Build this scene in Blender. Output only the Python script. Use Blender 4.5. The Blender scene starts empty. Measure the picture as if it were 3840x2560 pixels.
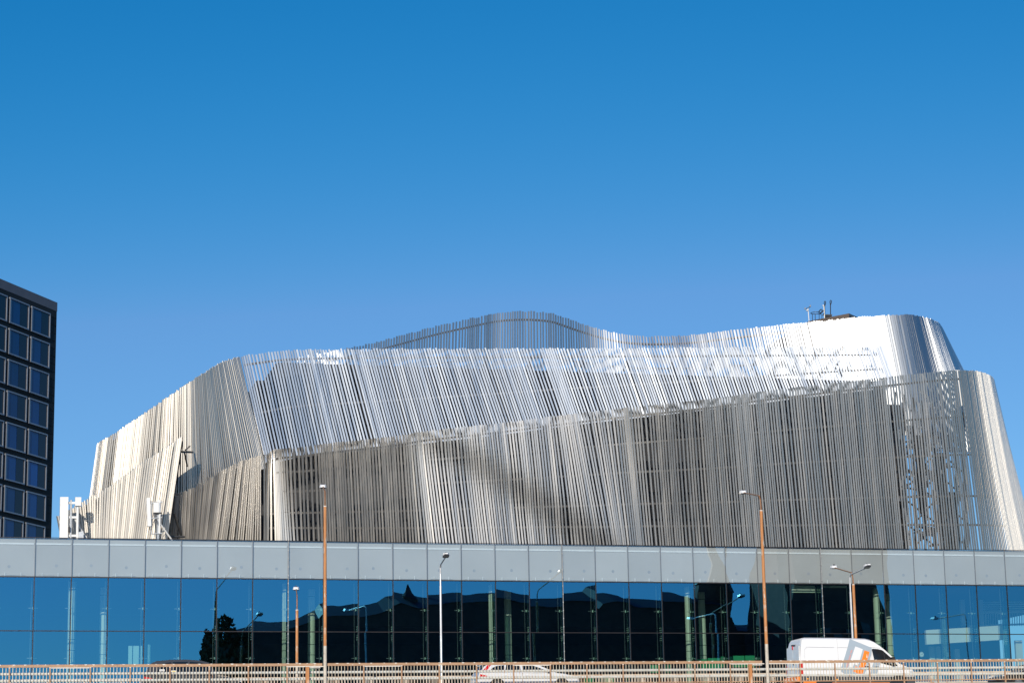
import bpy, bmesh, math, random
from mathutils import Vector as V, Matrix
rnd = random.Random(7)
R = math.radians
scn = bpy.context.scene
COL = scn.collection

# ------------------------------------------------------------------ camera model (solved from the mullions of the glass hall)
FPX, PITCH, ROLL = 8584.8, 0.210414, -0.0177899
_R0 = V((1, 0, 0)); CF = V((0, math.cos(PITCH), math.sin(PITCH))); _U0 = V((0, -math.sin(PITCH), math.cos(PITCH)))
_c, _s = math.cos(ROLL), math.sin(ROLL)
CR = _R0 * _c + _U0 * _s
CU = _U0 * _c - _R0 * _s
K = 3840 / 2352


def rayf(x, y):            # viewing direction through a point of the full-size photo
    return CF + CR * ((x - 1920) / FPX) - CU * ((y - 1280) / FPX)


def ray(x, y):             # same, 2352 px wide photo
    return rayf(x * K, y * K)


# facade frame of the glass hall: k = bay number, off = metres behind the glass
YAW = 0.2461872
FD = V((math.cos(YAW), math.sin(YAW), 0)); FN = V((-math.sin(YAW), math.cos(YAW), 0))
F0 = V((-28.38684, 125, 0)); BAY = 2.002136
ZR, ZS, ZT, ZB = 16.2414, 14.0857, 11.1389, 8.19


def fp(k, off, z):
    return F0 + FD * (BAY * k) + FN * off + V((0, 0, z))


def hit(v, p0, n):
    return v * (p0.dot(n) / v.dot(n))


def fx(x, y, off):         # photo point (2352 px wide) on the plane `off` behind the facade
    return hit(ray(x, y), F0 + FN * off, FN)


def fxf(x, y, off):
    return hit(rayf(x, y), F0 + FN * off, FN)


# road frame: s along the bridge, t across it (away from the camera)
RYAW = 0.2310022
RD = V((math.cos(RYAW), math.sin(RYAW), 0)); RN = V((-math.sin(RYAW), math.cos(RYAW), 0))
R0 = V((-22.93124, 104, 0))


def rz(s):                 # height of the near railing
    return 7.72037 + 0.00392766 * s + 1.918686e-5 * s * s


def road_z(s):
    return rz(s) - 1.30


def rp(s, t, z):
    return R0 + RD * s + RN * t + V((0, 0, z))


def rx(x, y, t):           # full px point on a plane t of the road -> (s, z)
    p = hit(rayf(x, y), R0 + RN * t, RN)
    return (p - R0).dot(RD), p.z


# ------------------------------------------------------------------ helpers
class MB:
    def __init__(self):
        self.v = []; self.f = []; self.m = []
        self.cur = 0

    def add(self, vs, fs):
        b = len(self.v)
        self.v += [V(p) for p in vs]
        for f in fs:
            self.f.append([b + i for i in f]); self.m.append(self.cur)
        return self

    def quad(self, a, b, c, d):
        return self.add([a, b, c, d], [(0, 1, 2, 3)])

    def hexa(self, p):      # p: 4 bottom + 4 top, both counter-clockwise seen from above
        return self.add(p, [(3, 2, 1, 0), (4, 5, 6, 7), (0, 1, 5, 4), (1, 2, 6, 5), (2, 3, 7, 6), (3, 0, 4, 7)])

    def obox(self, c, ax, ay, az):   # centre and half axes
        c = V(c)
        p = [c - ax - ay - az, c + ax - ay - az, c + ax + ay - az, c - ax + ay - az,
             c - ax - ay + az, c + ax - ay + az, c + ax + ay + az, c - ax + ay + az]
        return self.hexa(p)

    def fbox(self, k0, k1, o0, o1, z0, z1):   # box in the facade frame
        return self.hexa([fp(k0, o0, z0), fp(k1, o0, z0), fp(k1, o1, z0), fp(k0, o1, z0),
                          fp(k0, o0, z1), fp(k1, o0, z1), fp(k1, o1, z1), fp(k0, o1, z1)])

    def rbox(self, s0, s1, t0, t1, z0, z1, slope=True):
        d = rz(s1) - rz(s0) if slope else 0
        return self.hexa([rp(s0, t0, z0), rp(s1, t0, z0 + d), rp(s1, t1, z0 + d), rp(s0, t1, z0),
                          rp(s0, t0, z1), rp(s1, t0, z1 + d), rp(s1, t1, z1 + d), rp(s0, t1, z1)])

    def tube(self, pts, r, n=8, caps=True):
        pts = [V(p) for p in pts]
        rr = r if isinstance(r, (list, tuple)) else [r] * len(pts)
        b = len(self.v); prev = None
        for i, p in enumerate(pts):
            d = (pts[min(i + 1, len(pts) - 1)] - pts[max(i - 1, 0)]).normalized()
            if prev is None:
                u = d.cross(V((0, 0, 1)))
                if u.length < 1e-3: u = d.cross(V((1, 0, 0)))
            else:
                u = prev - d * prev.dot(d)
            u.normalize(); prev = u
            w = d.cross(u)
            for j in range(n):
                a = 2 * math.pi * (j + .5) / n
                self.v.append(p + (u * math.cos(a) + w * math.sin(a)) * rr[i])
        for i in range(len(pts) - 1):
            for j in range(n):
                a, c = b + i * n + j, b + i * n + (j + 1) % n
                self.f.append([a, c, c + n, a + n]); self.m.append(self.cur)
        if caps:
            self.f.append([b + j for j in range(n)][::-1]); self.m.append(self.cur)
            self.f.append([b + (len(pts) - 1) * n + j for j in range(n)]); self.m.append(self.cur)
        return self

    def prism(self, poly, off):      # planar polygon swept by vector off
        n = len(poly); off = V(off)
        vs = [V(p) for p in poly] + [V(p) + off for p in poly]
        fs = [list(range(n)), list(range(2 * n - 1, n - 1, -1))]
        fs += [(i, i + n, (i + 1) % n + n, (i + 1) % n) for i in range(n)]
        return self.add(vs, fs)

    def build(self, name, mats, parent=None, smooth=False, loc=None):
        me = bpy.data.meshes.new(name)
        o0 = parent_world(parent) if parent else (V(loc) if loc is not None else V((0, 0, 0)))
        me.from_pydata([tuple(p - o0) for p in self.v], [], self.f)
        mats = mats if isinstance(mats, (list, tuple)) else [mats]
        for m in mats: me.materials.append(m)
        if len(mats) > 1:
            me.polygons.foreach_set('material_index', self.m)
        bm = bmesh.new(); bm.from_mesh(me)
        bmesh.ops.recalc_face_normals(bm, faces=bm.faces)
        bm.to_mesh(me); bm.free()
        if smooth:
            for p in me.polygons: p.use_smooth = True
        o = bpy.data.objects.new(name, me); COL.objects.link(o)
        if parent: o.parent = parent
        else: o.location = o0
        return o


def parent_world(o):
    p = V((0, 0, 0))
    while o is not None:
        p = p + o.location; o = o.parent
    return p


def tag(o, label, cat, group=None):
    o['label'] = label; o['category'] = cat
    if group: o['group'] = group
    return o


def thing(name, loc, label, cat, group=None):
    o = bpy.data.objects.new(name, None); COL.objects.link(o)
    o.location = V(loc); o.empty_display_size = .2
    return tag(o, label, cat, group)


def kind(o, k):
    o['kind'] = k; return o


def copy_tree(o, parent=None):
    c = o.copy(); COL.objects.link(c)
    if parent: c.parent = parent
    for ch in list(o.children): copy_tree(ch, c)
    return c


# ------------------------------------------------------------------ materials
def mat(name, base, rough=.5, metal=0., var=0., vscale=1., spec=None, bump=0., bscale=20., alt=None, altlo=.5, althi=.6, altscale=3., coat=0., stretch=None):
    m = bpy.data.materials.new(name); m.use_nodes = True
    nt = m.node_tree; p = nt.nodes['Principled BSDF']
    p.inputs['Base Color'].default_value = (*base, 1); p.inputs['Roughness'].default_value = rough; p.inputs['Metallic'].default_value = metal
    if spec is not None: p.inputs['Specular IOR Level'].default_value = spec
    if coat: p.inputs['Coat Weight'].default_value = coat; p.inputs['Coat Roughness'].default_value = .05
    tc = nt.nodes.new('ShaderNodeTexCoord'); src = tc.outputs['Object']
    if stretch:
        mp = nt.nodes.new('ShaderNodeMapping'); mp.inputs['Scale'].default_value = stretch
        nt.links.new(src, mp.inputs['Vector']); src = mp.outputs['Vector']
    colsock = None
    if var:
        nz = nt.nodes.new('ShaderNodeTexNoise'); nz.inputs['Scale'].default_value = vscale; nz.inputs['Detail'].default_value = 6
        nt.links.new(src, nz.inputs['Vector'])
        rp_ = nt.nodes.new('ShaderNodeValToRGB')
        rp_.color_ramp.elements[0].position = .3; rp_.color_ramp.elements[1].position = .7
        rp_.color_ramp.elements[0].color = (*[c * (1 - var) for c in base], 1)
        rp_.color_ramp.elements[1].color = (*[min(1, c * (1 + var)) for c in base], 1)
        nt.links.new(nz.outputs['Fac'], rp_.inputs['Fac']); colsock = rp_.outputs['Color']
    if alt:
        nz = nt.nodes.new('ShaderNodeTexNoise'); nz.inputs['Scale'].default_value = altscale; nz.inputs['Detail'].default_value = 7; nz.inputs['Roughness'].default_value = .65
        nt.links.new(src, nz.inputs['Vector'])
        mr = nt.nodes.new('ShaderNodeMapRange'); mr.inputs['From Min'].default_value = altlo; mr.inputs['From Max'].default_value = althi
        nt.links.new(nz.outputs['Fac'], mr.inputs['Value'])
        mx = nt.nodes.new('ShaderNodeMix'); mx.data_type = 'RGBA'
        nt.links.new(mr.outputs['Result'], mx.inputs['Factor'])
        if colsock: nt.links.new(colsock, mx.inputs['A'])
        else: mx.inputs['A'].default_value = (*base, 1)
        mx.inputs['B'].default_value = (*alt, 1); colsock = mx.outputs['Result']
    if colsock: nt.links.new(colsock, p.inputs['Base Color'])
    if bump:
        nb = nt.nodes.new('ShaderNodeTexNoise'); nb.inputs['Scale'].default_value = bscale; nb.inputs['Detail'].default_value = 4
        nt.links.new(src, nb.inputs['Vector'])
        bp = nt.nodes.new('ShaderNodeBump'); bp.inputs['Strength'].default_value = bump; bp.inputs['Distance'].default_value = .02
        nt.links.new(nb.outputs['Fac'], bp.inputs['Height']); nt.links.new(bp.outputs['Normal'], p.inputs['Normal'])
    return m


def glass(name, tint, refl, fac, rough=0., bump=0.):
    m = bpy.data.materials.new(name); m.use_nodes = True
    nt = m.node_tree; nt.nodes.remove(nt.nodes['Principled BSDF']); out = nt.nodes['Material Output']
    t = nt.nodes.new('ShaderNodeBsdfTransparent'); t.inputs['Color'].default_value = (*tint, 1)
    g = nt.nodes.new('ShaderNodeBsdfGlossy'); g.inputs['Color'].default_value = (*refl, 1); g.inputs['Roughness'].default_value = rough
    lw = nt.nodes.new('ShaderNodeLayerWeight'); lw.inputs['Blend'].default_value = .5
    mr = nt.nodes.new('ShaderNodeMapRange'); mr.inputs['To Min'].default_value = fac; mr.inputs['To Max'].default_value = 1.
    pw = nt.nodes.new('ShaderNodeMath'); pw.operation = 'POWER'; pw.inputs[1].default_value = 4
    nt.links.new(lw.outputs['Facing'], pw.inputs[0]); nt.links.new(pw.outputs[0], mr.inputs['Value'])
    mx = nt.nodes.new('ShaderNodeMixShader')
    nt.links.new(mr.outputs['Result'], mx.inputs['Fac']); nt.links.new(t.outputs[0], mx.inputs[1]); nt.links.new(g.outputs[0], mx.inputs[2])
    if bump:
        tc = nt.nodes.new('ShaderNodeTexCoord'); nb = nt.nodes.new('ShaderNodeTexNoise'); nb.inputs['Scale'].default_value = .55; nb.inputs['Detail'].default_value = 1
        nt.links.new(tc.outputs['Object'], nb.inputs['Vector'])
        bp = nt.nodes.new('ShaderNodeBump'); bp.inputs['Strength'].default_value = 1.; bp.inputs['Distance'].default_value = bump
        nt.links.new(nb.outputs['Fac'], bp.inputs['Height']); nt.links.new(bp.outputs['Normal'], g.inputs['Normal'])
    nt.links.new(mx.outputs[0], out.inputs['Surface'])
    return m


def steel(name, base, rough, var=.12):
    m = mat(name, base, rough, 1., var=var, vscale=.35, stretch=(2.2, 2.2, .06))
    nt = m.node_tree; p = nt.nodes['Principled BSDF']
    tc = nt.nodes.new('ShaderNodeTexCoord'); nz = nt.nodes.new('ShaderNodeTexNoise'); nz.inputs['Scale'].default_value = 1.3; nz.inputs['Detail'].default_value = 3
    mp = nt.nodes.new('ShaderNodeMapping'); mp.inputs['Scale'].default_value = (2.2, 2.2, .06)
    nt.links.new(tc.outputs['Object'], mp.inputs['Vector']); nt.links.new(mp.outputs['Vector'], nz.inputs['Vector'])
    mr = nt.nodes.new('ShaderNodeMapRange'); mr.inputs['From Min'].default_value = .3; mr.inputs['From Max'].default_value = .7
    mr.inputs['To Min'].default_value = rough * .9; mr.inputs['To Max'].default_value = rough * 1.1
    nt.links.new(nz.outputs['Fac'], mr.inputs['Value']); nt.links.new(mr.outputs['Result'], p.inputs['Roughness'])
    return m


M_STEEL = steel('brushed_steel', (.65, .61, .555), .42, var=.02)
M_STEELC = steel('sky_toned_steel', (.66, .68, .70), .42, var=.03)  # same steel, paler and bluer: sky brightness put into the colour
M_STEELB = steel('rear_brushed_steel', (.48, .49, .50), .42, var=.03)  # same steel, darkened in colour to hold down the sun glare
M_RAIL = mat('dark_bracket_steel', (.13, .125, .12), .45, .6, var=.2, vscale=2)
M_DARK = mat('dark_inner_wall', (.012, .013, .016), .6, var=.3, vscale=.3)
M_GLASS = glass('curtain_glass', (.74, .88, .80), (.15, .63, 1.0), .40, bump=.0012)
M_SPGLASS = glass('spandrel_glass', (.86, .90, .90), (.75, .85, .95), .16, bump=.0014)
M_SPBACK = mat('spandrel_backing', (.45, .455, .46), .6, var=.05, vscale=.4)
M_HBLUE = mat('hotel_glass_sky_blue', (.004, .04, .17), .08, 0., var=.3, vscale=.12, spec=.35)  # blue sky reflection put into the pane's base colour


def panel_tone(m, amt):
    nt = m.node_tree; p = nt.nodes['Principled BSDF']; oi = nt.nodes.new('ShaderNodeObjectInfo'); mr = nt.nodes.new('ShaderNodeMapRange')
    mr.inputs['To Min'].default_value = 1 - amt; mr.inputs['To Max'].default_value = 1 + amt
    nt.links.new(oi.outputs['Random'], mr.inputs['Value'])
    mx = nt.nodes.new('ShaderNodeMix'); mx.data_type = 'RGBA'; mx.blend_type = 'MULTIPLY'; mx.inputs['Factor'].default_value = 1
    old = p.inputs['Base Color'].links[0].from_socket
    nt.links.new(old, mx.inputs['A']); nt.links.new(mr.outputs['Result'], mx.inputs['B']); nt.links.new(mx.outputs['Result'], p.inputs['Base Color'])


panel_tone(M_SPBACK, .07); panel_tone(M_HBLUE, .55)
M_STRIP = mat('pale_strip', (.72, .75, .77), .5, var=.04, vscale=3)
M_DISC = mat('disc_grey', (.34, .36, .40), .6, var=.1, vscale=5)
M_MULL = mat('mullion_bronze', (.035, .03, .032), .4, .5, var=.2, vscale=4)
M_JOINT = mat('grey_joint', (.17, .17, .18), .6, var=.1, vscale=4)
M_FIN = glass('fin_glass', (.30, .46, .40), (.5, .7, .65), .22)
M_CLAMP = mat('clamp_steel', (.65, .66, .66), .3, .9, var=.1, vscale=8)
M_COLUMN = mat('pale_green_column', (.76, .87, .76), .5, var=.06, vscale=1.5)
M_RING = mat('column_joint', (.10, .14, .12), .6, var=.1, vscale=4)
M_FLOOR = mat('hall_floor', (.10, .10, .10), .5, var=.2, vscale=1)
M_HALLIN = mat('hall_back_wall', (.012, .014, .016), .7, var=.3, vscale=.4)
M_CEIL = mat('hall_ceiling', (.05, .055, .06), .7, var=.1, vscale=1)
M_BAND = mat('parapet_white', (.72, .76, .72), .6, var=.05, vscale=1)
M_ROOF = mat('roof_membrane', (.12, .12, .12), .8, var=.2, vscale=1)
M_HCLAD = mat('anthracite_cladding', (.011, .014, .018), .6, var=.25, vscale=.35, spec=.15)
M_HFRAME = mat('hotel_window_frame', (.22, .24, .28), .35, .4, var=.08, vscale=3)
M_HNAVY = mat('hotel_glass_curtain', (.005, .011, .028), .14, 0., var=.3, vscale=.2, spec=.25)
M_WHITE = mat('white_antenna', (.80, .79, .76), .4, var=.03, vscale=2)
M_GALV = mat('galvanised', (.55, .56, .57), .38, .7, var=.12, vscale=9)
M_CABLE = mat('grey_cable', (.30, .30, .30), .5, .5, var=.1, vscale=9)
M_BLACK = mat('black_plastic', (.02, .02, .022), .5, var=.2, vscale=6)
M_RUST = mat('rust_brown_paint', (.42, .25, .145), .55, var=.14, vscale=5, alt=(.60, .50, .38), altlo=.60, althi=.68, altscale=2.4, bump=.15)
M_RUSTPOLE = mat('rusted_pole_paint', (.50, .21, .07), .6, var=.18, vscale=4, alt=(.58, .52, .44), altlo=.56, althi=.64, altscale=3.5, bump=.2, stretch=(1.6, 1.6, .35))
M_RUSTARM = mat('rusted_arm', (.27, .13, .06), .6, var=.2, vscale=7)
M_WORN = mat('worn_pole_base', (.56, .50, .42), .65, var=.15, vscale=6, alt=(.36, .30, .24), altlo=.55, althi=.7, altscale=9)
M_CHIP = mat('bare_paint_chip', (.78, .73, .66), .6, var=.06, vscale=8)
M_BAL = mat('baluster_cream_rust', (.70, .60, .46), .55, var=.14, vscale=5, alt=(.46, .22, .10), altlo=.56, althi=.66, altscale=4)
M_PIPE = mat('grey_guard_pipe', (.60, .61, .58), .45, .1, var=.1, vscale=3)
M_FAR = mat('far_railing_paint', (.62, .52, .41), .6, var=.12, vscale=4, alt=(.45, .24, .12), altlo=.52, althi=.66, altscale=2)
M_GPOLE = mat('grey_lamp_pole', (.60, .60, .62), .4, .3, var=.07, vscale=3)
M_LAMP = mat('lamp_head_white', (.82, .82, .83), .35, var=.04, vscale=8)
M_LENS = mat('lamp_lens_dark', (.06, .06, .065), .2, var=.2, vscale=10)
M_VAN = mat('van_white_paint', (.80, .80, .80), .3, var=.012, vscale=1, coat=.5)
M_VREAR = mat('seam_grey', (.45, .45, .46), .5, var=.05, vscale=4)
M_CLADG = mat('grey_plastic_cladding', (.07, .07, .075), .55, var=.15, vscale=6)
M_ORANGE = mat('orange_vinyl', (.95, .24, .02), .4, var=.03, vscale=4)
M_LOGOG = mat('grey_blue_vinyl', (.36, .43, .49), .4, var=.02, vscale=4)
M_REDTXT = mat('pale_red_vinyl', (.70, .30, .26), .4, var=.05, vscale=9)
M_REDL = mat('red_lens', (.62, .015, .02), .15, var=.1, vscale=12, coat=.6)
M_AMBER = mat('amber_lens', (.95, .36, .03), .2, var=.1, vscale=12, coat=.5)
M_CGLASS = mat('car_glass', (.008, .011, .013), .04, 0., var=.2, vscale=2, spec=.8)
M_TYRE = mat('tyre_rubber', (.025, .024, .023), .8, var=.2, vscale=8)
M_RIM = mat('wheel_rim', (.40, .40, .41), .3, .8, var=.1, vscale=8)
M_SILVER = mat('white_silver_paint', (.76, .77, .78), .26, .1, var=.015, vscale=1, coat=.7)
M_GREY = mat('dark_grey_paint', (.060, .061, .065), .28, .4, var=.04, vscale=1, coat=.7)
M_BLK = mat('black_car_paint', (.035, .033, .034), .28, .3, var=.04, vscale=1, coat=.7)
M_LIGHTL = mat('headlamp_clear', (.75, .78, .8), .1, .3, var=.1, vscale=12)
M_PLATEW = mat('white_sticker', (.85, .85, .85), .5, var=.02, vscale=5)
M_PLATEY = mat('yellow_print', (.80, .62, .12), .5, var=.1, vscale=9)
M_BRICK = mat('dark_red_brick', (.16, .075, .05), .85, var=.25, vscale=.8)
M_COPPER = mat('green_copper_roof', (.035, .05, .045), .6, var=.2, vscale=.4)
M_GOLD = mat('gilded_crown', (.75, .5, .12), .3, .9, var=.1, vscale=2)
M_WIN = mat('reflected_window', (.02, .025, .03), .1, var=.2, vscale=1)
M_STONE = mat('granite_quay', (.27, .26, .25), .85, var=.2, vscale=1.2, bump=.4)
M_CONC = mat('concrete_edge', (.34, .33, .31), .8, var=.18, vscale=.8, bump=.3)
M_ASPH = mat('asphalt', (.055, .055, .057), .9, var=.2, vscale=3, bump=.4)
M_GROUND = mat('city_ground', (.16, .155, .15), .9, var=.2, vscale=.2)
M_WATER = mat('water', (.012, .03, .035), .08, 0., var=.2, vscale=.1, bump=.6, bscale=.8)
M_LEAF = mat('leaf_green', (.055, .085, .03), .6, var=.35, vscale=1.2)
M_BARK = mat('bark', (.09, .065, .045), .9, var=.25, vscale=6)
M_GREENP = mat('green_reflection_panel', (.03, .42, .20), .5, var=.1, vscale=1)
M_FIGURE = mat('clock_face', (.80, .85, .80), .5, var=.02, vscale=4)


def lerp(a, b, t): return a + (b - a) * t


def catmull(P, i, t):
    p0 = P[max(i - 1, 0)]; p1 = P[i]; p2 = P[i + 1]; p3 = P[min(i + 2, len(P) - 1)]
    return .5 * ((2 * p1) + (p2 - p0) * t + (2 * p0 - 5 * p1 + 4 * p2 - p3) * t * t + (3 * p1 - p0 - 3 * p2 + p3) * t ** 3)


class Band:                # ruled surface between a top and a bottom curve
    def __init__(self, ctrl):
        self.T = [fx(a, b, o) for a, b, o, *_ in ctrl]
        self.B = [fx(c[3], c[4], c[5]) for c in ctrl]
        self.L = [0.]
        for i in range(1, len(ctrl)):
            self.L.append(self.L[-1] + .5 * ((self.T[i] - self.T[i - 1]).length + (self.B[i] - self.B[i - 1]).length))
        self.len = self.L[-1]

    def at(self, u):
        u = min(max(u, 0), self.len - 1e-6); i = 0
        while self.L[i + 1] < u: i += 1
        t = (u - self.L[i]) / (self.L[i + 1] - self.L[i])
        return catmull(self.T, i, t), catmull(self.B, i, t)

    def frame(self, u):
        e = .15
        T0, B0 = self.at(u - e); T1, B1 = self.at(u + e); T, B = self.at(u)
        tg = ((T1 + B1) - (T0 + B0)).normalized(); ax = (T - B).normalized()
        n = tg.cross(ax).normalized()
        return T, B, ax, n, ax.cross(n).normalized() * -1


def slat_screen(name, parent, ctrl, pitch, wb, wf, d, label=None, jit=.25, roll=7, bow=None, seg=3, rails=(), topj=.05, skip=None, railname='support_rail', open_=0., mat_=None, wfun=None):
    b = Band(ctrl); mb = MB(); u = pitch * .5; run = 0; cnt = 0
    rn = random.Random(len(name) * 13 + int(b.len * 100))
    ph = rn.random() * 6
    while u < b.len - pitch * .3:
        T, B, ax, n, w = b.frame(u)
        T = T + ax * rn.uniform(-topj, topj)
        grp = math.sin(u * 2.1 + ph) + math.sin(u * .83 + ph * 2)      # slats bunch and open out again
        q = (1 + .10 * rn.uniform(-1, 1)) * (wfun(u / b.len) if wfun else 1)
        a = R(rn.gauss(0, roll))
        w2 = w * math.cos(a) + n * math.sin(a); n2 = n * math.cos(a) - w * math.sin(a)
        prof = [(-wb / 2, 0), (-wf / 2 - .01, d), (wf / 2 - .01, d), (wb / 2, 0)]
        base = len(mb.v)
        for i in range(seg + 1):
            v = i / seg
            P = B.lerp(T, v)
            if bow: P = P + n * bow(u / b.len, v)
            for pw, pn in prof: mb.v.append(P + w2 * (pw * q) + n2 * pn)
        for i in range(seg):
            for j in range(4):
                a0 = base + i * 4 + j; a1 = base + i * 4 + (j + 1) % 4
                mb.f.append([a0, a1, a1 + 4, a0 + 4]); mb.m.append(0)
        mb.f.append([base + 3, base + 2, base + 1, base]); mb.m.append(0)
        e = base + seg * 4
        mb.f.append([e, e + 1, e + 2, e + 3]); mb.m.append(0)
        cnt += 1
        u += pitch * (1 + jit * rn.uniform(-1, 1)) * (1 + open_ * (.5 if grp > .5 else (-.25 if grp < -.6 else 0)))
    o = mb.build(name, mat_ or M_STEEL, parent)
    if label: o['label'] = label
    for v in rails:
        pts = []; uu = .1
        r = MB(); prev = None
        while uu < b.len:
            T, B, ax, n, w = b.frame(uu)
            vv = v(uu / b.len, T, B) if callable(v) else v
            P = B.lerp(T, vv) - n * .07
            if bow: P = P + n * bow(uu / b.len, vv)
            pts.append((P, ax, n)); uu += .6
        base = 0
        for P, ax, n in pts:
            r.v += [P - ax * .06 - n * .05, P - ax * .06 + n * .05, P + ax * .06 + n * .05, P + ax * .06 - n * .05]
        for i in range(len(pts) - 1):
            for j in range(4):
                r.f.append([i * 4 + j, i * 4 + (j + 1) % 4, i * 4 + 4 + (j + 1) % 4, i * 4 + 4 + j]); r.m.append(0)
        r.build(railname, M_RAIL, parent)
    return b


# ================================================================== CONGRESS CENTRE (slat-clad volumes behind the hall)
cc = thing('congress_centre', fp(14, 12, 6.3), 'curving congress hall clad in silver steel slats rising behind the glass hall', 'building')
MTOP = lambda u, T, B: 1 - .55 / max((T - B).length, .6)
main_ctrl = [
    (604, 1045, 2.75, 606, 1241, 3.9), (630, 1036, 2.35, 635, 1241, 3.6), (728, 1020, 2.35, 739, 1243, 3.6), (872, 1005, 2.35, 886, 1246, 3.6),
    (1046, 984, 2.35, 1064, 1249, 3.6), (1176, 969, 2.35, 1192, 1250, 3.6), (1268, 957, 2.35, 1284, 1251, 3.6), (1346, 947, 2.35, 1386, 1252, 3.6),
    (1422, 938, 2.35, 1446, 1252, 3.6), (1505, 929, 2.35, 1529, 1253, 3.6), (1653, 913, 2.35, 1678, 1255, 3.6), (1740, 900, 2.35, 1767, 1256, 3.6),
    (1896, 881, 2.35, 1925, 1258, 3.6), (2039, 865, 2.35, 2072, 1260, 3.6), (2130, 855, 2.35, 2166, 1262, 3.6), (2203, 849, 2.6, 2246, 1263, 3.8),
    (2237, 848.5, 3.1, 2288, 1264, 4.2), (2261, 850.5, 4.1, 2320, 1265, 5.0), (2284, 859, 6.1, 2352, 1266, 6.8), (2297, 871, 9.2, 2373, 1267, 9.6), (2300, 880, 13.5, 2380, 1268, 13.)]
def sst(a, b, x):
    t = min(1, max(0, (x - a) / (b - a))); return t * t * (3 - 2 * t)


def main_lean(x, v):
    # lean shaped for light: upright patches catch the sun, a diagonal band imitates shadow
    A = sst(835, 900, x) * (1 - sst(1170, 1330, x))
    band = math.exp(-((x - (1176 - 300 * v)) / 52) ** 2)
    strip = math.exp(-((x - 650 + 18 * v) / 20) ** 2) * (1 - sst(.85, 1., v))
    return R(10.5) * A * (1 - .8 * band) + R(8) * strip - R(2) * sst(660, 690, x) * (1 - sst(830, 890, x)) + R(2.6) * sst(1320, 1480, x) + R(1.5) * math.sin(x * .013) * math.sin(3 * v + x * .004)


def main_bow(u, v):
    x = 612 + 1690 * u ** 1.03
    n = max(1, int(v * 24 + .5))
    return -9. * sum(math.tan(main_lean(x, (i + .5) / 24)) for i in range(n)) / 24 if v > 0 else 0.


bM = slat_screen('slat_screen', cc, main_ctrl, .172, .107, .100, .035, label='long lower screen of grey brown slats standing on the roof edge',
                 rails=(MTOP, .74, .53, .30, .14), open_=.3, roll=1.5, jit=.20, topj=.03, seg=24, bow=main_bow)
low_ctrl = [(386, 1150, 3.9, 374, 1238, 4.6), (402, 1139, 3.7, 394, 1238, 4.5), (422, 1128.5, 3.6, 417, 1238, 4.4), (456, 1113, 3.5, 447, 1238.5, 4.4), (495, 1089, 3.4, 477, 1239, 4.4), (540, 1064, 3.2, 518, 1239, 4.3), (575, 1052, 3.0, 560, 1240, 4.1), (599, 1045, 2.8, 600, 1240, 3.9)]
slat_screen('slat_screen', cc, low_ctrl, .125, .118, .06, .045, label='short dark grey corner screen with slats fanning downwards', rails=(.87, .2), roll=5, jit=.3)
wing_ctrl = [(130, 1186, 4.2, 140, 1236, 4.301), (156, 1173, 3.2, 165, 1236, 3.389), (188, 1152, 2.95, 197, 1236, 3.196), (224, 1132, 2.75, 222, 1236.5, 3.083), (260, 1110, 2.6, 252, 1237, 3.006), (300, 1082, 2.44, 284, 1237, 2.933), (339, 1054, 2.28, 315, 1237, 2.860), (378, 1029.5, 2.12, 348, 1238, 2.787), (421, 998.5, 1.93, 386, 1238, 2.699)]
slat_screen('slat_screen', cc, wing_ctrl, .135, .126, .075, .03, label='bright free standing wing screen in cream white slats', rails=(.85, .5, .15), roll=2., jit=.15)
upl_ctrl = [(224, 1024, 8.5, 200, 1190, 8.770), (229, 1016, 5.95, 206, 1185, 6.288), (273, 988, 5.62, 252, 1168, 5.998), (319, 957, 5.33, 299, 1140, 5.830), (374, 919, 5.06, 360, 1125, 5.721), (440, 874, 4.9, 446, 1150, 5.500), (485, 846, 5.2, 518, 1110, 5.750), (516, 828.5, 5.65, 568, 1092, 6.000), (550, 818.5, 6.25, 611, 1074, 6.100)]
slat_screen('slat_screen', cc, upl_ctrl, .118, .112, .06, .04, label='upper curved end screen of closely set slats sweeping down behind the wing', rails=(.9, .5, .12), roll=1.8, jit=.2)
up_ctrl = [(553, 818, 6.3, 611, 1068, 5.95), (633, 807, 6.5, 686, 1050, 6.15), (700, 803.5, 6.65, 756, 1042, 6.30), (803, 802, 6.75, 864, 1031, 6.40), (950, 801, 6.8, 1014, 1014, 6.45), (1102, 800.5, 6.8, 1169, 996, 6.45), (1240, 800, 6.75, 1301, 978, 6.40),
           (1432, 799, 6.45, 1488, 957, 6.10), (1653, 798, 5.9, 1698, 932, 5.55), (1850, 797, 5.25, 1894, 908, 4.90), (2027, 796, 4.6, 2060, 889, 4.25)]
slat_screen('slat_screen', cc, up_ctrl, .178, .109, .103, .035, label='upper front screen of pale blue grey slats leaning to the right', rails=(MTOP, .47, .04), open_=.18, roll=1.1, jit=.15, mat_=M_STEELC)
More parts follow.
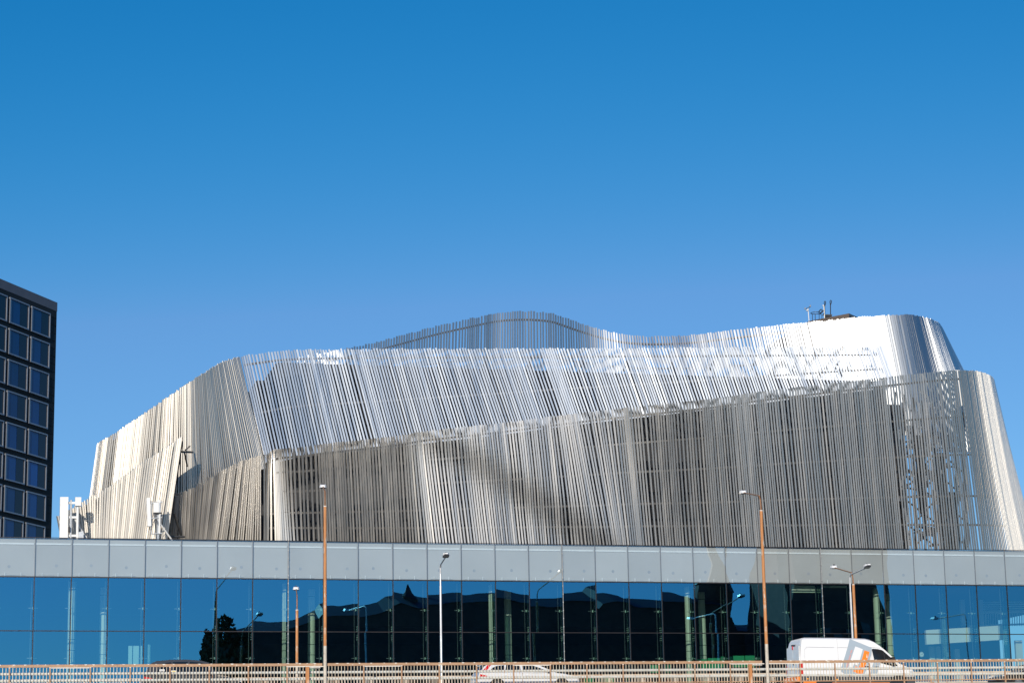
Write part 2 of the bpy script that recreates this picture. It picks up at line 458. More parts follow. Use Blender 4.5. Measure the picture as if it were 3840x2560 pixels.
back_ctrl = [(648, 832, 14.5, 655, 930, 14.2), (680, 822, 14.5, 690, 930, 14.20), (740, 811, 14, 748, 920, 13.76), (790, 801, 13.6, 788, 905, 13.51), (855, 788, 14, 851, 905, 13.97), (933, 767.5, 14.5, 928, 905, 14.50), (1011, 747, 15, 1006, 905, 15.00), (1102, 727, 15.6, 1098, 905, 15.60), (1132, 720.5, 15.8, 1129, 905, 15.80), (1171, 716, 15.9, 1170, 905, 15.90), (1223, 715.5, 16.1, 1224, 905, 16.10), (1268, 720, 16.3, 1270, 905, 16.30), (1302, 731.5, 16.55, 1306, 905, 16.55), (1341, 745, 16.8, 1348, 905, 16.80), (1380, 757, 17, 1390, 905, 16.60), (1432, 768.5, 17, 1446, 905, 16.10),
             (1484, 772.5, 16.9, 1502, 905, 15.80), (1536, 772.3, 16.75, 1558, 905, 15.60), (1588, 769.5, 16.55, 1614, 905, 15.40), (1653, 762, 16.2, 1683, 905, 15.05), (1740, 752, 15.65, 1774, 905, 14.55), (1818, 744, 15, 1857, 910, 14.00), (1896, 737, 14.2, 1940, 920, 13.45), (1960, 730, 13.4, 2008, 945, 12.92), (2010, 725.5, 12.9, 2064, 985, 12.40), (2058, 723, 12.6, 2120, 1030, 12.06), (2094, 724, 12.8, 2166, 1038, 12.26), (2130, 730.5, 14, 2222, 1038, 13.40), (2154, 741, 16.5, 2262, 1038, 15.90), (2166, 757, 20, 2290, 1010, 19.40), (2168, 764, 25, 2292, 1010, 24.40)]
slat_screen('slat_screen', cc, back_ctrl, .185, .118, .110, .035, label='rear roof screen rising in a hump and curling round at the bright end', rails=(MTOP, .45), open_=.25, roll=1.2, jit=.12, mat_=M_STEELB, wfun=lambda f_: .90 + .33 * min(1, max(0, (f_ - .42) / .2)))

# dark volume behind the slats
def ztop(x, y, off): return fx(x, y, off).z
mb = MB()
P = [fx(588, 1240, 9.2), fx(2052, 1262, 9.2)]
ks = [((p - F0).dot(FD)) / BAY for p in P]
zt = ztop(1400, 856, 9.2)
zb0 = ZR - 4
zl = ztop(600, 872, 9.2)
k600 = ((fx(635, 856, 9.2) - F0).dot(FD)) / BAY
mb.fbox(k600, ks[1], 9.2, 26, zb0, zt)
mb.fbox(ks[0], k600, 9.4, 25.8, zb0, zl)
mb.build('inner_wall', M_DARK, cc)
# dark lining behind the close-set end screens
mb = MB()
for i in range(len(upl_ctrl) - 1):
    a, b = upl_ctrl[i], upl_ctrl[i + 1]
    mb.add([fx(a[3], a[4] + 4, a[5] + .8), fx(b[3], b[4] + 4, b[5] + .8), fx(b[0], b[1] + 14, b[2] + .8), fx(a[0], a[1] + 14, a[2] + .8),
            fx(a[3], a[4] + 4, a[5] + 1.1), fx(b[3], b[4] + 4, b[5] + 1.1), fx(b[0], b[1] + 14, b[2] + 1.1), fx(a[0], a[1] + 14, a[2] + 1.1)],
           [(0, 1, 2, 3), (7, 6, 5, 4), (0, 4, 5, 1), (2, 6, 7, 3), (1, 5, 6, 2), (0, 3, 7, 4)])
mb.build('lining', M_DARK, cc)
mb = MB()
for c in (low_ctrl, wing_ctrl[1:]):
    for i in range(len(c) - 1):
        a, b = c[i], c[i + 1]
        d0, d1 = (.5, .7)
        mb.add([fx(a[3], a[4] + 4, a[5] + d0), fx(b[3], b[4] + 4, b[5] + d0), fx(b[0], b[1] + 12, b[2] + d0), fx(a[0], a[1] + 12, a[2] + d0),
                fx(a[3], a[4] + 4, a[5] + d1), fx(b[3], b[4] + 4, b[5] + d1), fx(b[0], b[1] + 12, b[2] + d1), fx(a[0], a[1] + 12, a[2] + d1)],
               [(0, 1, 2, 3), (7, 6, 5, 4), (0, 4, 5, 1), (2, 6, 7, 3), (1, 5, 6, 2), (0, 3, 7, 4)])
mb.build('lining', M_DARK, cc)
# steel outriggers behind the wing edge
mb = MB()
for (x0, y0, x1, y1) in ((424, 1037, 443, 1038), (401, 1134, 421, 1135), (390, 1231, 424, 1232)):
    mb.tube([fx(x0 - 12, y0, 3.2), fx(x1, y1, 3.9)], .06, 6)
mb.tube([fx(424, 1040, 3.2), fx(430, 1070, 4.4)], .05, 6)
mb.tube([fx(426, 1033, 3.2), fx(436, 1024, 4.4)], .05, 6)
mb.tube([fx(400, 1180, 3.), fx(416, 1228, 4.2)], .07, 6)
mb.build('outrigger', M_RAIL, cc)
# props seen through the upper screen
for x in (703, 797, 898, 1010, 1114, 1216, 1338, 1440, 1545, 1637, 1733, 1828, 1925):
    mb = MB()
    mb.tube([fx(x - 8, 852, 9.3), fx(x, 830, 8.4), fx(x + 8, 870, 7.4)], .07, 6)
    mb.build('prop', M_RAIL, cc)
# open steelwork and stair behind the right end of the lower screen
mb = MB()
for x, o in ((2058, 5), (2078, 6.5), (2100, 8), (2122, 6), (2146, 8.5), (2170, 6.5), (2196, 9), (2214, 7)):
    mb.tube([fx(x - 3, 900 + (x - 2058) * .3, o), fx(x + 4, 1262, o)], .09, 6)
for i in range(26):
    x0 = rnd.uniform(2052, 2180); y = rnd.uniform(985, 1255); o = rnd.uniform(5.2, 9)
    mb.tube([fx(x0, y, o), fx(x0 + rnd.uniform(14, 46), y + rnd.uniform(-14, 14), o + .3)], rnd.uniform(.035, .09), 5)
for i in range(5):
    ya = 985 + i * 54
    mb.tube([fx(2080, ya, 6.2), fx(2150, ya + 54, 8.)], .055, 5)
    mb.tube([fx(2150, ya, 6.2), fx(2100, ya + 54, 8.)], .055, 5)
    mb.tube([fx(2160, ya, 6.2), fx(2222, ya + 54, 8.)], .05, 5)
mb.build('stair_steelwork', M_RAIL, cc)
for (x0, x1, y0, y1) in ((2050, 2068, 930, 1262), (2112, 2119, 1000, 1180), (2160, 2169, 1040, 1262), (2182, 2196, 1130, 1262)):
    m2 = MB(); a_, b_ = fx(x0, y1, 9.6), fx(x1, y0, 9.6)
    m2.obox((a_ + b_) / 2, FD * ((b_ - a_).dot(FD) / 2), FN * .12, V((0, 0, (b_.z - a_.z) / 2))); m2.build('stair_wall', M_DARK, cc)
for i in range(46):
    mb = MB()
    x = rnd.uniform(2060, 2185); y = rnd.uniform(930, 1250); o = rnd.uniform(7, 10)
    w, h = rnd.uniform(.06, .22), rnd.uniform(.1, .5)
    mb.obox(fx(x, y, o), FD * w, FN * .03 + V((0, 0, .01)), V((0, 0, h)))
    mb.build('stair_panel', M_GALV, cc)
mb = MB()
for (x0, y0, x1, y1, w) in ((2196, 850, 2212, 1035, .24), (2208, 860, 2216, 1050, .09), (2213, 1035, 2222, 1250, .13), (2200, 1080, 2206, 1150, .08)):
    a, b = fx(x0, y0, 7.6), fx(x1, y1, 7.)
    mb.obox((a + b) / 2, FD * w, FN * .05, (a - b) / 2)
mb.build('stair_cladding', M_WHITE, cc)
# roof plant edge with its dark fascia
mb = MB()
A, B_, C_ = fx(1858.5, 737, 19), fx(1950, 719.5, 19), fx(1985, 735, 27)
lo = V((0, 0, -3.5))
mb.add([A + lo, B_ + lo, C_ + lo, A + FN * 9 + lo, A, B_, C_, A + FN * 9], [(3, 2, 1, 0), (4, 5, 6, 7), (0, 1, 5, 4), (1, 2, 6, 5), (2, 3, 7, 6), (3, 0, 4, 7)])
mb.build('roof_plant_housing', mat('brown_fascia', (.10, .075, .06), .6, var=.2, vscale=1), cc)

# things on that roof
def zp(x, y): return fx(1837.4 + x / 14.77, 673.7 + y / 14.77, 19.5)
t = thing('ladder_hoop_guard', zp(540, 900), 'dark ring guard with hoop legs at the top of the roof ladder', 'guard rail')
mb = MB()
ring = []
cx, cy = 530, 665
for i in range(25):
    a = 2 * math.pi * i / 24
    c = zp(cx, cy)
    ring.append(c + FD * (.34 * math.cos(a)) + FN * (.34 * math.sin(a)))
mb.tube(ring, .024, 6, caps=False); mb.build('ring', M_BLACK, t)
for x in (420, 515, 648, 742):
    mb = MB(); mb.tube([zp(x, 690 if x != 648 else 625), zp(x + 6, 940)], .022, 6); mb.build('leg', M_BLACK, t)
mb = MB(); mb.tube([zp(680, 715), zp(750, 600), zp(755, 560), zp(720, 540), zp(690, 560), zp(640, 620)], .035, 6)
mb.tube([zp(735, 660), zp(780, 600), zp(830, 580), zp(845, 620), zp(810, 700), zp(775, 755)], .035, 6); mb.build('hand_loop', M_BLACK, t)


def loop_post(x, y0, y1, yb):
    pts = [zp(x, yb), zp(x - 6, y1)]
    mb = MB(); mb.tube(pts, .035, 6)
    lp = [zp(x - 6, y1), zp(x - 22, y0 + 60), zp(x - 12, y0 + 12), zp(x + 8, y0), zp(x + 28, y0 + 18), zp(x + 26, y0 + 70), zp(x - 2, y1)]
    return mb, lp


for x, y0, y1, yb, lab in ((845, 265, 430, 830, 'dark roof post ending in a loop beside the white gauge tube'), (1040, 232, 395, 800, 'dark roof post ending in a loop standing alone above the fascia peak')):
    t = thing('loop_post', zp(x, yb), lab, 'post', 'loop topped posts on the roof')
    mb, lp = loop_post(x, y0, y1, yb); mb.build('post', M_BLACK, t)
    m2 = MB(); m2.tube(lp, .03, 6); m2.build('loop', M_BLACK, t)
t = thing('gauge_tube', zp(835, 830), 'short white upright tube with a ball top on the roof', 'sensor')
mb = MB(); mb.tube([zp(838, 840), zp(812, 430)], .035, 8); mb.build('tube', M_WHITE, t)
mb = MB(); mb.tube([zp(790, 430), zp(794, 395)], [.06, .045], 8); mb.build('cap', M_WHITE, t)
t = thing('wind_gauge', zp(310, 960), 'thin white mast carrying a two armed wind gauge', 'weather station')
mb = MB(); mb.tube([zp(312, 990), zp(272, 505)], .028, 6); mb.build('mast', M_WHITE, t)
mb = MB(); mb.tube([zp(170, 545), zp(260, 500), zp(355, 455)], .025, 6); mb.build('arm', M_BLACK, t)
for x, y in ((172, 520), (350, 430)):
    mb = MB(); mb.tube([zp(x, y + 25), zp(x, y - 25)], [.055, .05], 8); mb.tube([zp(x + 2, y - 25), zp(x + 14, y - 40)], .03, 6); mb.build('cup', M_GALV, t)
mb = MB(); mb.tube([zp(250, 595), zp(250, 570), zp(252, 550)], [.08, .10, .05], 8); mb.build('sensor_head', M_WHITE, t)
t = thing('roof_hatch', zp(960, 800), 'low dark hatch box between the looped posts', 'hatch')
mb = MB(); mb.obox(zp(955, 790), FD * .2, FN * .2, V((0, 0, .13))); mb.build('box', M_BLACK, t)
mb = MB(); mb.obox(zp(955, 755), FD * .22, FN * .22, V((0, 0, .03))); mb.build('lid', M_RAIL, t)

# ================================================================== GLASS HALL
gh = thing('glass_hall', fp(15, 6, 6.6), 'long glass hall with a pale upper band and blue reflecting panes behind the bridge', 'building')
K0, K1 = -3, 35
for k in range(K0, K1):
    def pane(name, z0, z1, m, amt=.005, off=0.):
        j = [rnd.uniform(-amt, amt) for _ in range(4)]
        gp = .004 if z0 == ZS else .012
        a = [fp(k + gp, off + j[0], z0 + .02), fp(k + 1 - gp, off + j[1], z0 + .02), fp(k + 1 - gp, off + j[2], z1 - .02), fp(k + gp, off + j[3], z1 - .02)]
        m_ = MB(); n = 4
        vs = []
        for b in range(n + 1):
            for a_ in range(n + 1):
                p = a[0].lerp(a[1], a_ / n).lerp(a[3].lerp(a[2], a_ / n), b / n); vs.append(p)
        fs = [(b * (n + 1) + a_, b * (n + 1) + a_ + 1, (b + 1) * (n + 1) + a_ + 1, (b + 1) * (n + 1) + a_) for b in range(n) for a_ in range(n)]
        m_.add(vs, fs)
        return m_.build(name, m, gh, smooth=True)
    sp = pane('spandrel_pane', ZS, ZR, M_SPGLASS, .004)
    m_ = MB(); m_.fbox(k + .001, k + .999, .14, .18, ZS + .05, ZR - .02); m_.build('backing_panel', M_SPBACK, sp)
    m_ = MB(); m_.fbox(k + .03, k + .97, .10, .137, ZR - .37, ZR - .28); m_.build('light_strip', M_STRIP, sp)
    m_ = MB()
    cx = rnd.uniform(.3, .7); c = fp(k + cx, .137, ZS + .62 + rnd.uniform(-.05, .05))
    m_.add([c] + [c + FD * (.09 * math.cos(a * math.pi / 6)) + V((0, 0, .09 * math.sin(a * math.pi / 6))) for a in range(12)], [(0, i + 1, (i + 1) % 12 + 1) for i in range(12)])
    m_.build('fixing_disc', M_DISC, sp)
    m_ = MB()
    for q in (.2, .63):
        m_.fbox(k + q, k + q + .018, .07, .10, ZS + .03, ZS + .24)
    m_.fbox(k + .1, k + .75, .075, .10, ZS + .10, ZS + .115)
    m_.build('clip', M_STRIP, sp)
    pane('glass_pane', ZT, ZS, M_GLASS)
    pane('glass_pane', ZB, ZT, M_GLASS)
for k in range(K0, K1 + 1):
    m_ = MB(); m_.fbox(k - .014, k + .014, -.03, .06, ZB - 1, ZS); m_.cur = 1; m_.fbox(k - .005, k + .005, -.008, .06, ZS, ZR); m_.build('mullion', [M_MULL, M_JOINT], gh)
    m_ = MB(); m_.fbox(k - .005, k + .005, .10, .86, ZB - 1, ZS - .08)
    f_ = m_.build('glass_fin', M_FIN, gh)
    m_ = MB()
    for z in (12.46, 9.72):
        m_.fbox(k - .02, k + .02, .80, .86, z - .07, z + .07); m_.fbox(k - .13, k + .13, .815, .835, z - .012, z + .012)
    for z0 in (ZT - .42, ZT + .06):
        for a in range(2):
            for b in range(3):
                m_.fbox(k - .012, k + .012, .30 + a * .22, .36 + a * .22, z0 + b * .12, z0 + b * .12 + .05)
    m_.build('clamp', M_CLAMP, f_)
    m_ = MB(); m_.tube([fp(k - .05, .78, ZB - 1), fp(k - .05, .78, ZS - .1)], .018, 5); m_.tube([fp(k + .06, .45, ZB - 1), fp(k + .06, .45, ZS - .1)], .012, 5)
    m_.build('tie_rod', M_CLAMP, f_)
for nm, z, h in (('transom', ZS, .03), ('transom', ZT, .022), ('roof_edge', ZR + .008, .013)):
    m_ = MB(); m_.fbox(K0, K1, -.04, .07, z - h, z + h); m_.build(nm, M_MULL, gh)
for k in (8, 16, 24, 32):
    m_ = MB(); m_.tube([fp(k, -.07, ZB - .8), fp(k, -.07, ZR - .03)], .013, 6)
    z = ZB
    while z < ZR - .2:
        m_.tube([fp(k, -.07, z - .035), fp(k, -.07, z + .03)], .03, 6); z += .47
    m_.build('beaded_cable', M_CABLE, gh)
m_ = MB(); m_.fbox(K0, K1, .2, 30, ZR - .12, ZR - .03); m_.build('roof', M_ROOF, gh)
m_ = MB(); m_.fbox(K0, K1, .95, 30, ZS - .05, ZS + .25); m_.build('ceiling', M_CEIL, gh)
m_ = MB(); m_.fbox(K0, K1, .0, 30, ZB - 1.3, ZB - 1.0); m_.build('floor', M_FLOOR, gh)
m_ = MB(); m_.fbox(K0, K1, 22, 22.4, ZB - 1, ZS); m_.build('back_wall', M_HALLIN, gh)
m_ = MB(); m_.fbox(K0, K1, -.02, .3, 5.6, ZB - 1.0); m_.build('plinth', M_CONC, gh)


def column(p, r, lab=None):
    m_ = MB(); m_.tube([V((p.x, p.y, ZB - 1)), V((p.x, p.y, ZS - .06))], r, 20)
    c = m_.build('column', M_COLUMN, gh, smooth=False)
    m_ = MB()
    for z in (ZS - .52, ZT - .35, ZT - .95):
        m_.tube([V((p.x, p.y, z)), V((p.x, p.y, z + .035))], r + .006, 20)
    m_.build('ring', M_RING, c)


for x in (271, 1072, 1845, 2580, 3287): column(fxf(x, 2250, 1.7), .21)
for x in (388, 1168, 1905, 2633, 3333): column(fxf(x, 2330, 4.7), .21)
# gallery inside, at the right
a = fxf(3472, 2370, 6); b = fxf(3762, 2370, 6)
ka, kb = (a - F0).dot(FD) / BAY, (b - F0).dot(FD) / BAY
m_ = MB()
p = [fxf(3475, 2415, 6), fxf(3763, 2397, 4.5), fxf(3761, 2343, 4.5), fxf(3472, 2361, 6)]
m_.prism(p, FN * .25); m_.build('gallery_parapet', M_BAND, gh)
m_ = MB()
for x in range(3634, 3850, 9):
    m_.tube([fxf(x, 2345, 7), fxf(x, 2299, 7)], .03, 5)
m_.tube([fxf(3630, 2298, 7), fxf(3860, 2290, 7)], .05, 6); m_.tube([fxf(3630, 2346, 7), fxf(3860, 2338, 7)], .06, 6)
m_.build('gallery_railing', M_BAND, gh)
m_ = MB()
for y in range(2210, 2300, 8):
    m_.tube([fxf(3650, y, 9), fxf(3880, y - 4, 9)], .035, 5)
m_.build('blind', M_COLUMN, gh)
m_ = MB()
for (x0, x1, y0, y1) in ((3490, 3502, 2422, 2560), (3515, 3524, 2422, 2560), (3586, 3596, 2432, 2560), (3815, 3830, 2400, 2560), (3605, 3613, 2220, 2345), (3675, 3682, 2225, 2340)):
    a, b = fxf(x0, y1, 8), fxf(x1, y0, 8)
    m_.obox((a + b) / 2, FD * ((b - a).dot(FD) / 2), FN * .1, V((0, 0, (b.z - a.z) / 2)))
m_.build('inner_post', M_BAND, gh)
m_ = MB()
for (x0, x1, y0, y1) in ((480, 496, 2420, 2500), (498, 521, 2420, 2500), (524, 538, 2420, 2500), (553, 565, 2415, 2500)):
    a, b = fxf(x0, y1, 8), fxf(x1, y0, 8)
    m_.obox((a + b) / 2, FD * ((b - a).dot(FD) / 2), FN * .05, V((0, 0, (b.z - a.z) / 2)))
m_.build('entrance_screen', mat('pale_cyan_screen', (.45, .75, .80), .5, var=.05, vscale=2), gh)
m_ = MB()
for (x0, x1, y0, y1) in ((2440, 2472, 2492, 2520), (2478, 2515, 2490, 2520), (2615, 2650, 2470, 2505), (2655, 2700, 2466, 2505), (2705, 2745, 2460, 2500), (2750, 2790, 2457, 2500), (2795, 2830, 2455, 2500), (2190, 2240, 2530, 2575), (2250, 2300, 2530, 2575)):
    a, b = fxf(x0, y1, 3), fxf(x1, y0, 3)
    m_.obox((a + b) / 2, FD * ((b - a).dot(FD) / 2), FN * .05, V((0, 0, (b.z - a.z) / 2)))
m_.build('green_reflection_panel', M_GREENP, gh)  # added panels standing in for green reflections in the panes
m_ = MB()
for (x0, x1, h_) in ((2968, 3055, .42), (3085, 3175, .12)):
    a, b = fxf(x0, 2195, .95), fxf(x1, 2195, .95)
    m_ = MB(); m_.obox(V(((a.x + b.x) / 2, (a.y + b.y) / 2, ZS - h_ / 2)), FD * ((b - a).dot(FD) / 2), FN * .01, V((0, 0, h_ / 2))); m_.build('roller_blind', M_COLUMN, gh)
# clock
c = fxf(3456, 2452, 2.2)
t = thing('wall_clock', c, 'round pale clock hanging inside the glass hall above the railing', 'clock')
m_ = MB(); m_.tube([c, c + FN * .08], .155, 28); m_.build('case', M_GALV, t)
m_ = MB(); m_.tube([c - FN * .008, c - FN * .002], .145, 28); m_.build('dial', M_FIGURE, t)
m_ = MB()
for h in range(12):
    a = h * math.pi / 6; d = FD * math.sin(a) + V((0, 0, math.cos(a)))
    e = FD * math.cos(a) - V((0, 0, math.sin(a)))
    m_.obox(c - FN * .012 + d * .125, e * .006, FN * .001, d * .012)
m_.build('hour_mark', M_BLACK, t)
for nm, ang, ln in (('minute_hand', 62, .12), ('hour_hand', 65, .08)):
    a = R(ang); d = FD * math.sin(a) + V((0, 0, math.cos(a))); e = FD * math.cos(a) - V((0, 0, math.sin(a)))
    m_ = MB(); m_.obox(c - FN * (.016 if ln > .1 else .013) + d * ln * .4, e * .007, FN * .001, d * ln * .6); m_.build(nm, M_BLACK, t)

# antennas on the hall roof
def za(x, y): return fxf(220 + x / 8.25, 1840 + y / 8.25, 1.0)
def zc(x, y): return fxf(530 + x / 8.714, 1850 + y / 8.714, 1.0)
def slab(pts, th): return MB().prism(pts, FN * th)


t = thing('cell_antenna', za(390, 1450), 'tall white panel antenna at the end of the glass hall roof', 'antenna', 'antenna masts on the glass hall roof')
slab([za(25, 1460), za(285, 1460), za(302, 184), za(48, 184)], .35).build('panel', M_WHITE, t)
slab([za(512, 455), za(695, 455), za(700, 190), za(514, 190)], .3).build('radio_box', M_WHITE, t)
MB().tube([za(375, 1475) + FN * .2, za(388, 265) + FN * .2], .075, 8).build('mast', M_GALV, t)
MB().tube([za(580, 1475) + FN * .2, za(598, 450) + FN * .2], .075, 8).build('mast', M_WHITE, t)
for y, x1 in ((355, 540), (800, 590), (1368, 590)):
    MB().obox((za(295, y) + za(x1, y)) / 2 + FN * .2, (za(x1, y) - za(295, y)) / 2, FN * .05, V((0, 0, .06))).build('bracket', M_WHITE, t)
MB().tube([za(510, 830) + FN * .3, za(905, 1465) + FN * .9], .055, 8).build('strut', M_WHITE, t)
slab([za(292, 1250), za(360, 1250), za(360, 1105), za(292, 1105)], .3).build('junction_box', M_BLACK, t)
slab([za(615, 1465), za(770, 1465), za(765, 1235), za(615, 1270)], .4).build('cabinet', M_GALV, t)
t = thing('cell_antenna', zc(570, 1480), 'slim white panel antenna with bent cable before the cream wing', 'antenna', 'antenna masts on the glass hall roof')
slab([zc(205, 1065), zc(325, 1060), zc(285, 125), zc(172, 140)], .3).build('panel', M_WHITE, t)
slab([zc(400, 610), zc(572, 610), zc(572, 295), zc(400, 300)], .3).build('radio_box', M_WHITE, t)
slab([zc(576, 610), zc(625, 605), zc(625, 290), zc(576, 295)], .3).build('heat_sink', M_GALV, t)
MB().tube([zc(553, 1500) + FN * .2, zc(560, 640) + FN * .2], .075, 8).build('mast', M_GALV, t)
MB().tube([zc(600, 1300) + FN * .1, zc(615, 195) + FN * .1], .05, 8).build('mast', M_WHITE, t)
MB().tube([zc(335, 1300) + FN * .15, zc(332, 215) + FN * .15], .04, 8).build('mast', M_GALV, t)
for y in (285, 785, 1298):
    MB().tube([zc(340, y + 12) + FN * .1, zc(690, y - 18) + FN * .1], .035, 6).build('bracket', M_GALV, t)
MB().tube([zc(640, 985) + FN * .2, zc(1065, 1500) + FN * .7], .05, 8).build('strut', M_WHITE, t)
MB().tube([zc(530, 1000), zc(530, 900), zc(500, 860), zc(450, 860), zc(390, 930), zc(355, 1060), zc(330, 1180), zc(280, 1180), zc(260, 1070)], .018, 6).build('cable', M_BLACK, t)
slab([zc(440, 650), zc(665, 645), zc(660, 612), zc(440, 618)], .25).build('connector_plate', M_BLACK, t)

# ================================================================== HOTEL TOWER
HE = V((math.sin(R(18)), math.cos(R(18)), 0)); HN = V((math.cos(R(18)), -math.sin(R(18)), 0))
hc = ray(131, 695); hc = hc * (222 / hc.y)
def hx(x, y): return hit(rayf(x / 2.351, 1000 + y / 2.351), hc, HN)
ht = thing('hotel_tower', V((hc.x, hc.y, 6)), 'dark anthracite hotel tower with silver framed windows', 'building')
ztopH = hc.z
DEP = 30
m_ = MB()
p0 = hc + HE * .0; p1 = hc - HE * 34
zz = lambda p, z: V((p.x, p.y, z))
m_.hexa([zz(p1, 4), zz(p0, 4), zz(p0 - HN * DEP, 4), zz(p1 - HN * DEP, 4), zz(p1, ztopH - .9), zz(p0, ztopH - .9), zz(p0 - HN * DEP, ztopH - .9), zz(p1 - HN * DEP, ztopH - .9)])
# shingle-like cladding courses
z = ztopH - 1.6
while z > 8:
    a, b = hc - HE * 33.9 + HN * .02, hc - HE * .1 + HN * .02
    m_.obox(zz((a + b) / 2, z), (b - a) / 2, HN * .02, V((0, 0, .03))); z -= .78
m_.build('wall', M_HCLAD, ht)
m_ = MB(); a, b = hc - HE * 34.2 - HN * 15, hc + HE * .03 - HN * 15
m_.obox(zz((a + b) / 2, ztopH - .45), (b - a) / 2, HN * 15.03, V((0, 0, .45))); m_.build('coping', mat('grey_coping', (.10, .10, .12), .5, .2, var=.1, vscale=1), ht)
def hs(p): return (p - hc).dot(HE)
sA0, sA1 = hs(hx(80, 268)), hs(hx(250, 337)); sB0, sB1 = hs(hx(272, 345)), hs(hx(436, 412))
zA1, zA0 = hx(80, 268).z, hx(75, 495).z; dz = hx(80, 268).z - hx(72.5, 540).z
w = (sA1 - sA0 + sB1 - sB0) / 2; pc = ((sB0 - sA0) + (sB1 - sA1)) / 2
def hp(s, n, z): q = hc + HE * s + HN * n; return V((q.x, q.y, z))
def hbox(m_, s0, s1, n0, n1, z0, z1):
    m_.hexa([hp(s0, n0, z0), hp(s0, n1, z0), hp(s1, n1, z0), hp(s1, n0, z0), hp(s0, n0, z1), hp(s0, n1, z1), hp(s1, n1, z1), hp(s1, n0, z1)])
for c_ in range(4):
    s1 = sB1 - pc * c_; s0 = s1 - w
    for r_ in range(12):
        z1 = zA1 - dz * r_ ; z0 = z1 - (zA1 - zA0)
        m_ = MB(); fw = .11
        hbox(m_, s0, s0 + fw, .0, .16, z0, z1); hbox(m_, s1 - fw, s1, .0, .16, z0, z1)
        hbox(m_, s0 + fw, s1 - fw, .0, .16, z1 - .13, z1); hbox(m_, s0 + fw, s1 - fw, .0, .16, z0, z0 + .13)
        f_ = m_.build('window', M_HFRAME, ht)
        sm = s0 + (s1 - s0) * .56
        m_ = MB(); hbox(m_, s0 + fw + .32, sm, .0, .05, z0 + .13, z1 - .13); m_.build('pane', M_HBLUE, f_)
        m_ = MB(); hbox(m_, s0 + fw, s0 + fw + .32, .0, .06, z0 + .13, z1 - .13); m_.build('jamb', M_HFRAME, f_)
        m_ = MB(); hbox(m_, sm, s1 - fw, .0, .07, z0 + .13, z1 - .13); m_.build('shutter', M_HNAVY, f_)

# ================================================================== BRIDGE, GROUND, WATER
m_ = MB(); m_.rbox(-60, 110, -.55, 11.6, road_z(-60) - 1.0, road_z(-60), slope=False)
def strip(t0, t1, dz, z1=None, s0=-60, s1=110, th=.0):
    m_ = MB(); n = 34
    for i in range(n):
        a, b = s0 + (s1 - s0) * i / n, s0 + (s1 - s0) * (i + 1) / n
        if th:
            m_.hexa([rp(a, t0, road_z(a) + dz - th), rp(b, t0, road_z(b) + dz - th), rp(b, t1, road_z(b) + dz - th), rp(a, t1, road_z(a) + dz - th),
                     rp(a, t0, road_z(a) + dz), rp(b, t0, road_z(b) + dz), rp(b, t1, road_z(b) + dz), rp(a, t1, road_z(a) + dz)])
        else:
            m_.quad(rp(a, t0, road_z(a) + dz), rp(b, t0, road_z(b) + dz), rp(b, t1, road_z(b) + dz), rp(a, t1, road_z(a) + dz))
    return m_
kind(strip(.9, 9.4, 0, th=.5).build('road', M_ASPH), 'structure')
kind(strip(-.5, .9, .12, th=1.3).build('kerb', M_CONC), 'structure')
kind(strip(9.4, 11.4, .12, th=1.3).build('pavement', M_CONC), 'structure')
m_ = strip(1.2, 1.32, .004)
n = 0
for i in range(40):
    s = -58 + i * 4.2
    m_.quad(rp(s, 5.1, road_z(s) + .004), rp(s + 2, 5.1, road_z(s + 2) + .004), rp(s + 2, 5.24, road_z(s + 2) + .004), rp(s, 5.24, road_z(s) + .004))
kind(m_.build('road_marking', M_PLATEW), 'structure')
m_ = MB(); m_.add([(-900, -900, -2.6), (900, -900, -2.6), (900, 900, -2.6), (-900, 900, -2.6)], [(0, 1, 2, 3)]); kind(m_.build('water', M_WATER), 'structure')
m_ = MB(); m_.hexa([rp(-400, 11.6, -3), rp(500, 11.6, -3), rp(700, 900, -3), rp(-600, 900, -3), rp(-400, 11.6, 5.6), rp(500, 11.6, 5.6), rp(700, 900, 5.6), rp(-600, 900, 5.6)])
kind(m_.build('ground', M_GROUND), 'structure')
m_ = MB(); m_.hexa([V((-300, -500, -4)), V((300, -500, -4)), V((300, 6, -4)), V((-300, 6, -4)), V((-300, -500, -1.7)), V((300, -500, -1.7)), V((300, 6, -1.7)), V((-300, 6, -1.7))])
kind(m_.build('quay', M_STONE), 'structure')
for s in range(-50, 110, 16):
    m_ = MB(); m_.rbox(s, s + 1.2, .8, 10, -4, road_z(s) - 1.1, slope=False)
    o = m_.build('bridge_pier', M_CONC); kind(o, 'structure')

# ------------------------------------------------------------------ near railing
nr = thing('bridge_railing', rp(24, 0, road_z(24)), 'long rust brown bridge railing with chipped top rail in front of the cars', 'railing')
S0, SP = 0., 1.79605
HB = 1.0
lampA_s = rx(1219, 2500, -.05)[0]; lampB_s = rx(2868, 2500, -.05)[0]
m_ = MB(); m2 = MB(); m3 = MB()
def rail_run(a, b):
    n = max(1, int((b - a) / 1.8))
    for i in range(n):
        s, e = a + (b - a) * i / n, a + (b - a) * (i + 1) / n
        m_.rbox(s, e - .004, -.04, .05, rz(s) - .122, rz(s))
        m_.rbox(s, e, -.03, .03, rz(s) - 1.02, rz(s) - .975)
for a, b in ((-14, lampA_s - .12), (lampA_s + .12, lampB_s - .12), (lampB_s + .12, 62)): rail_run(a, b)
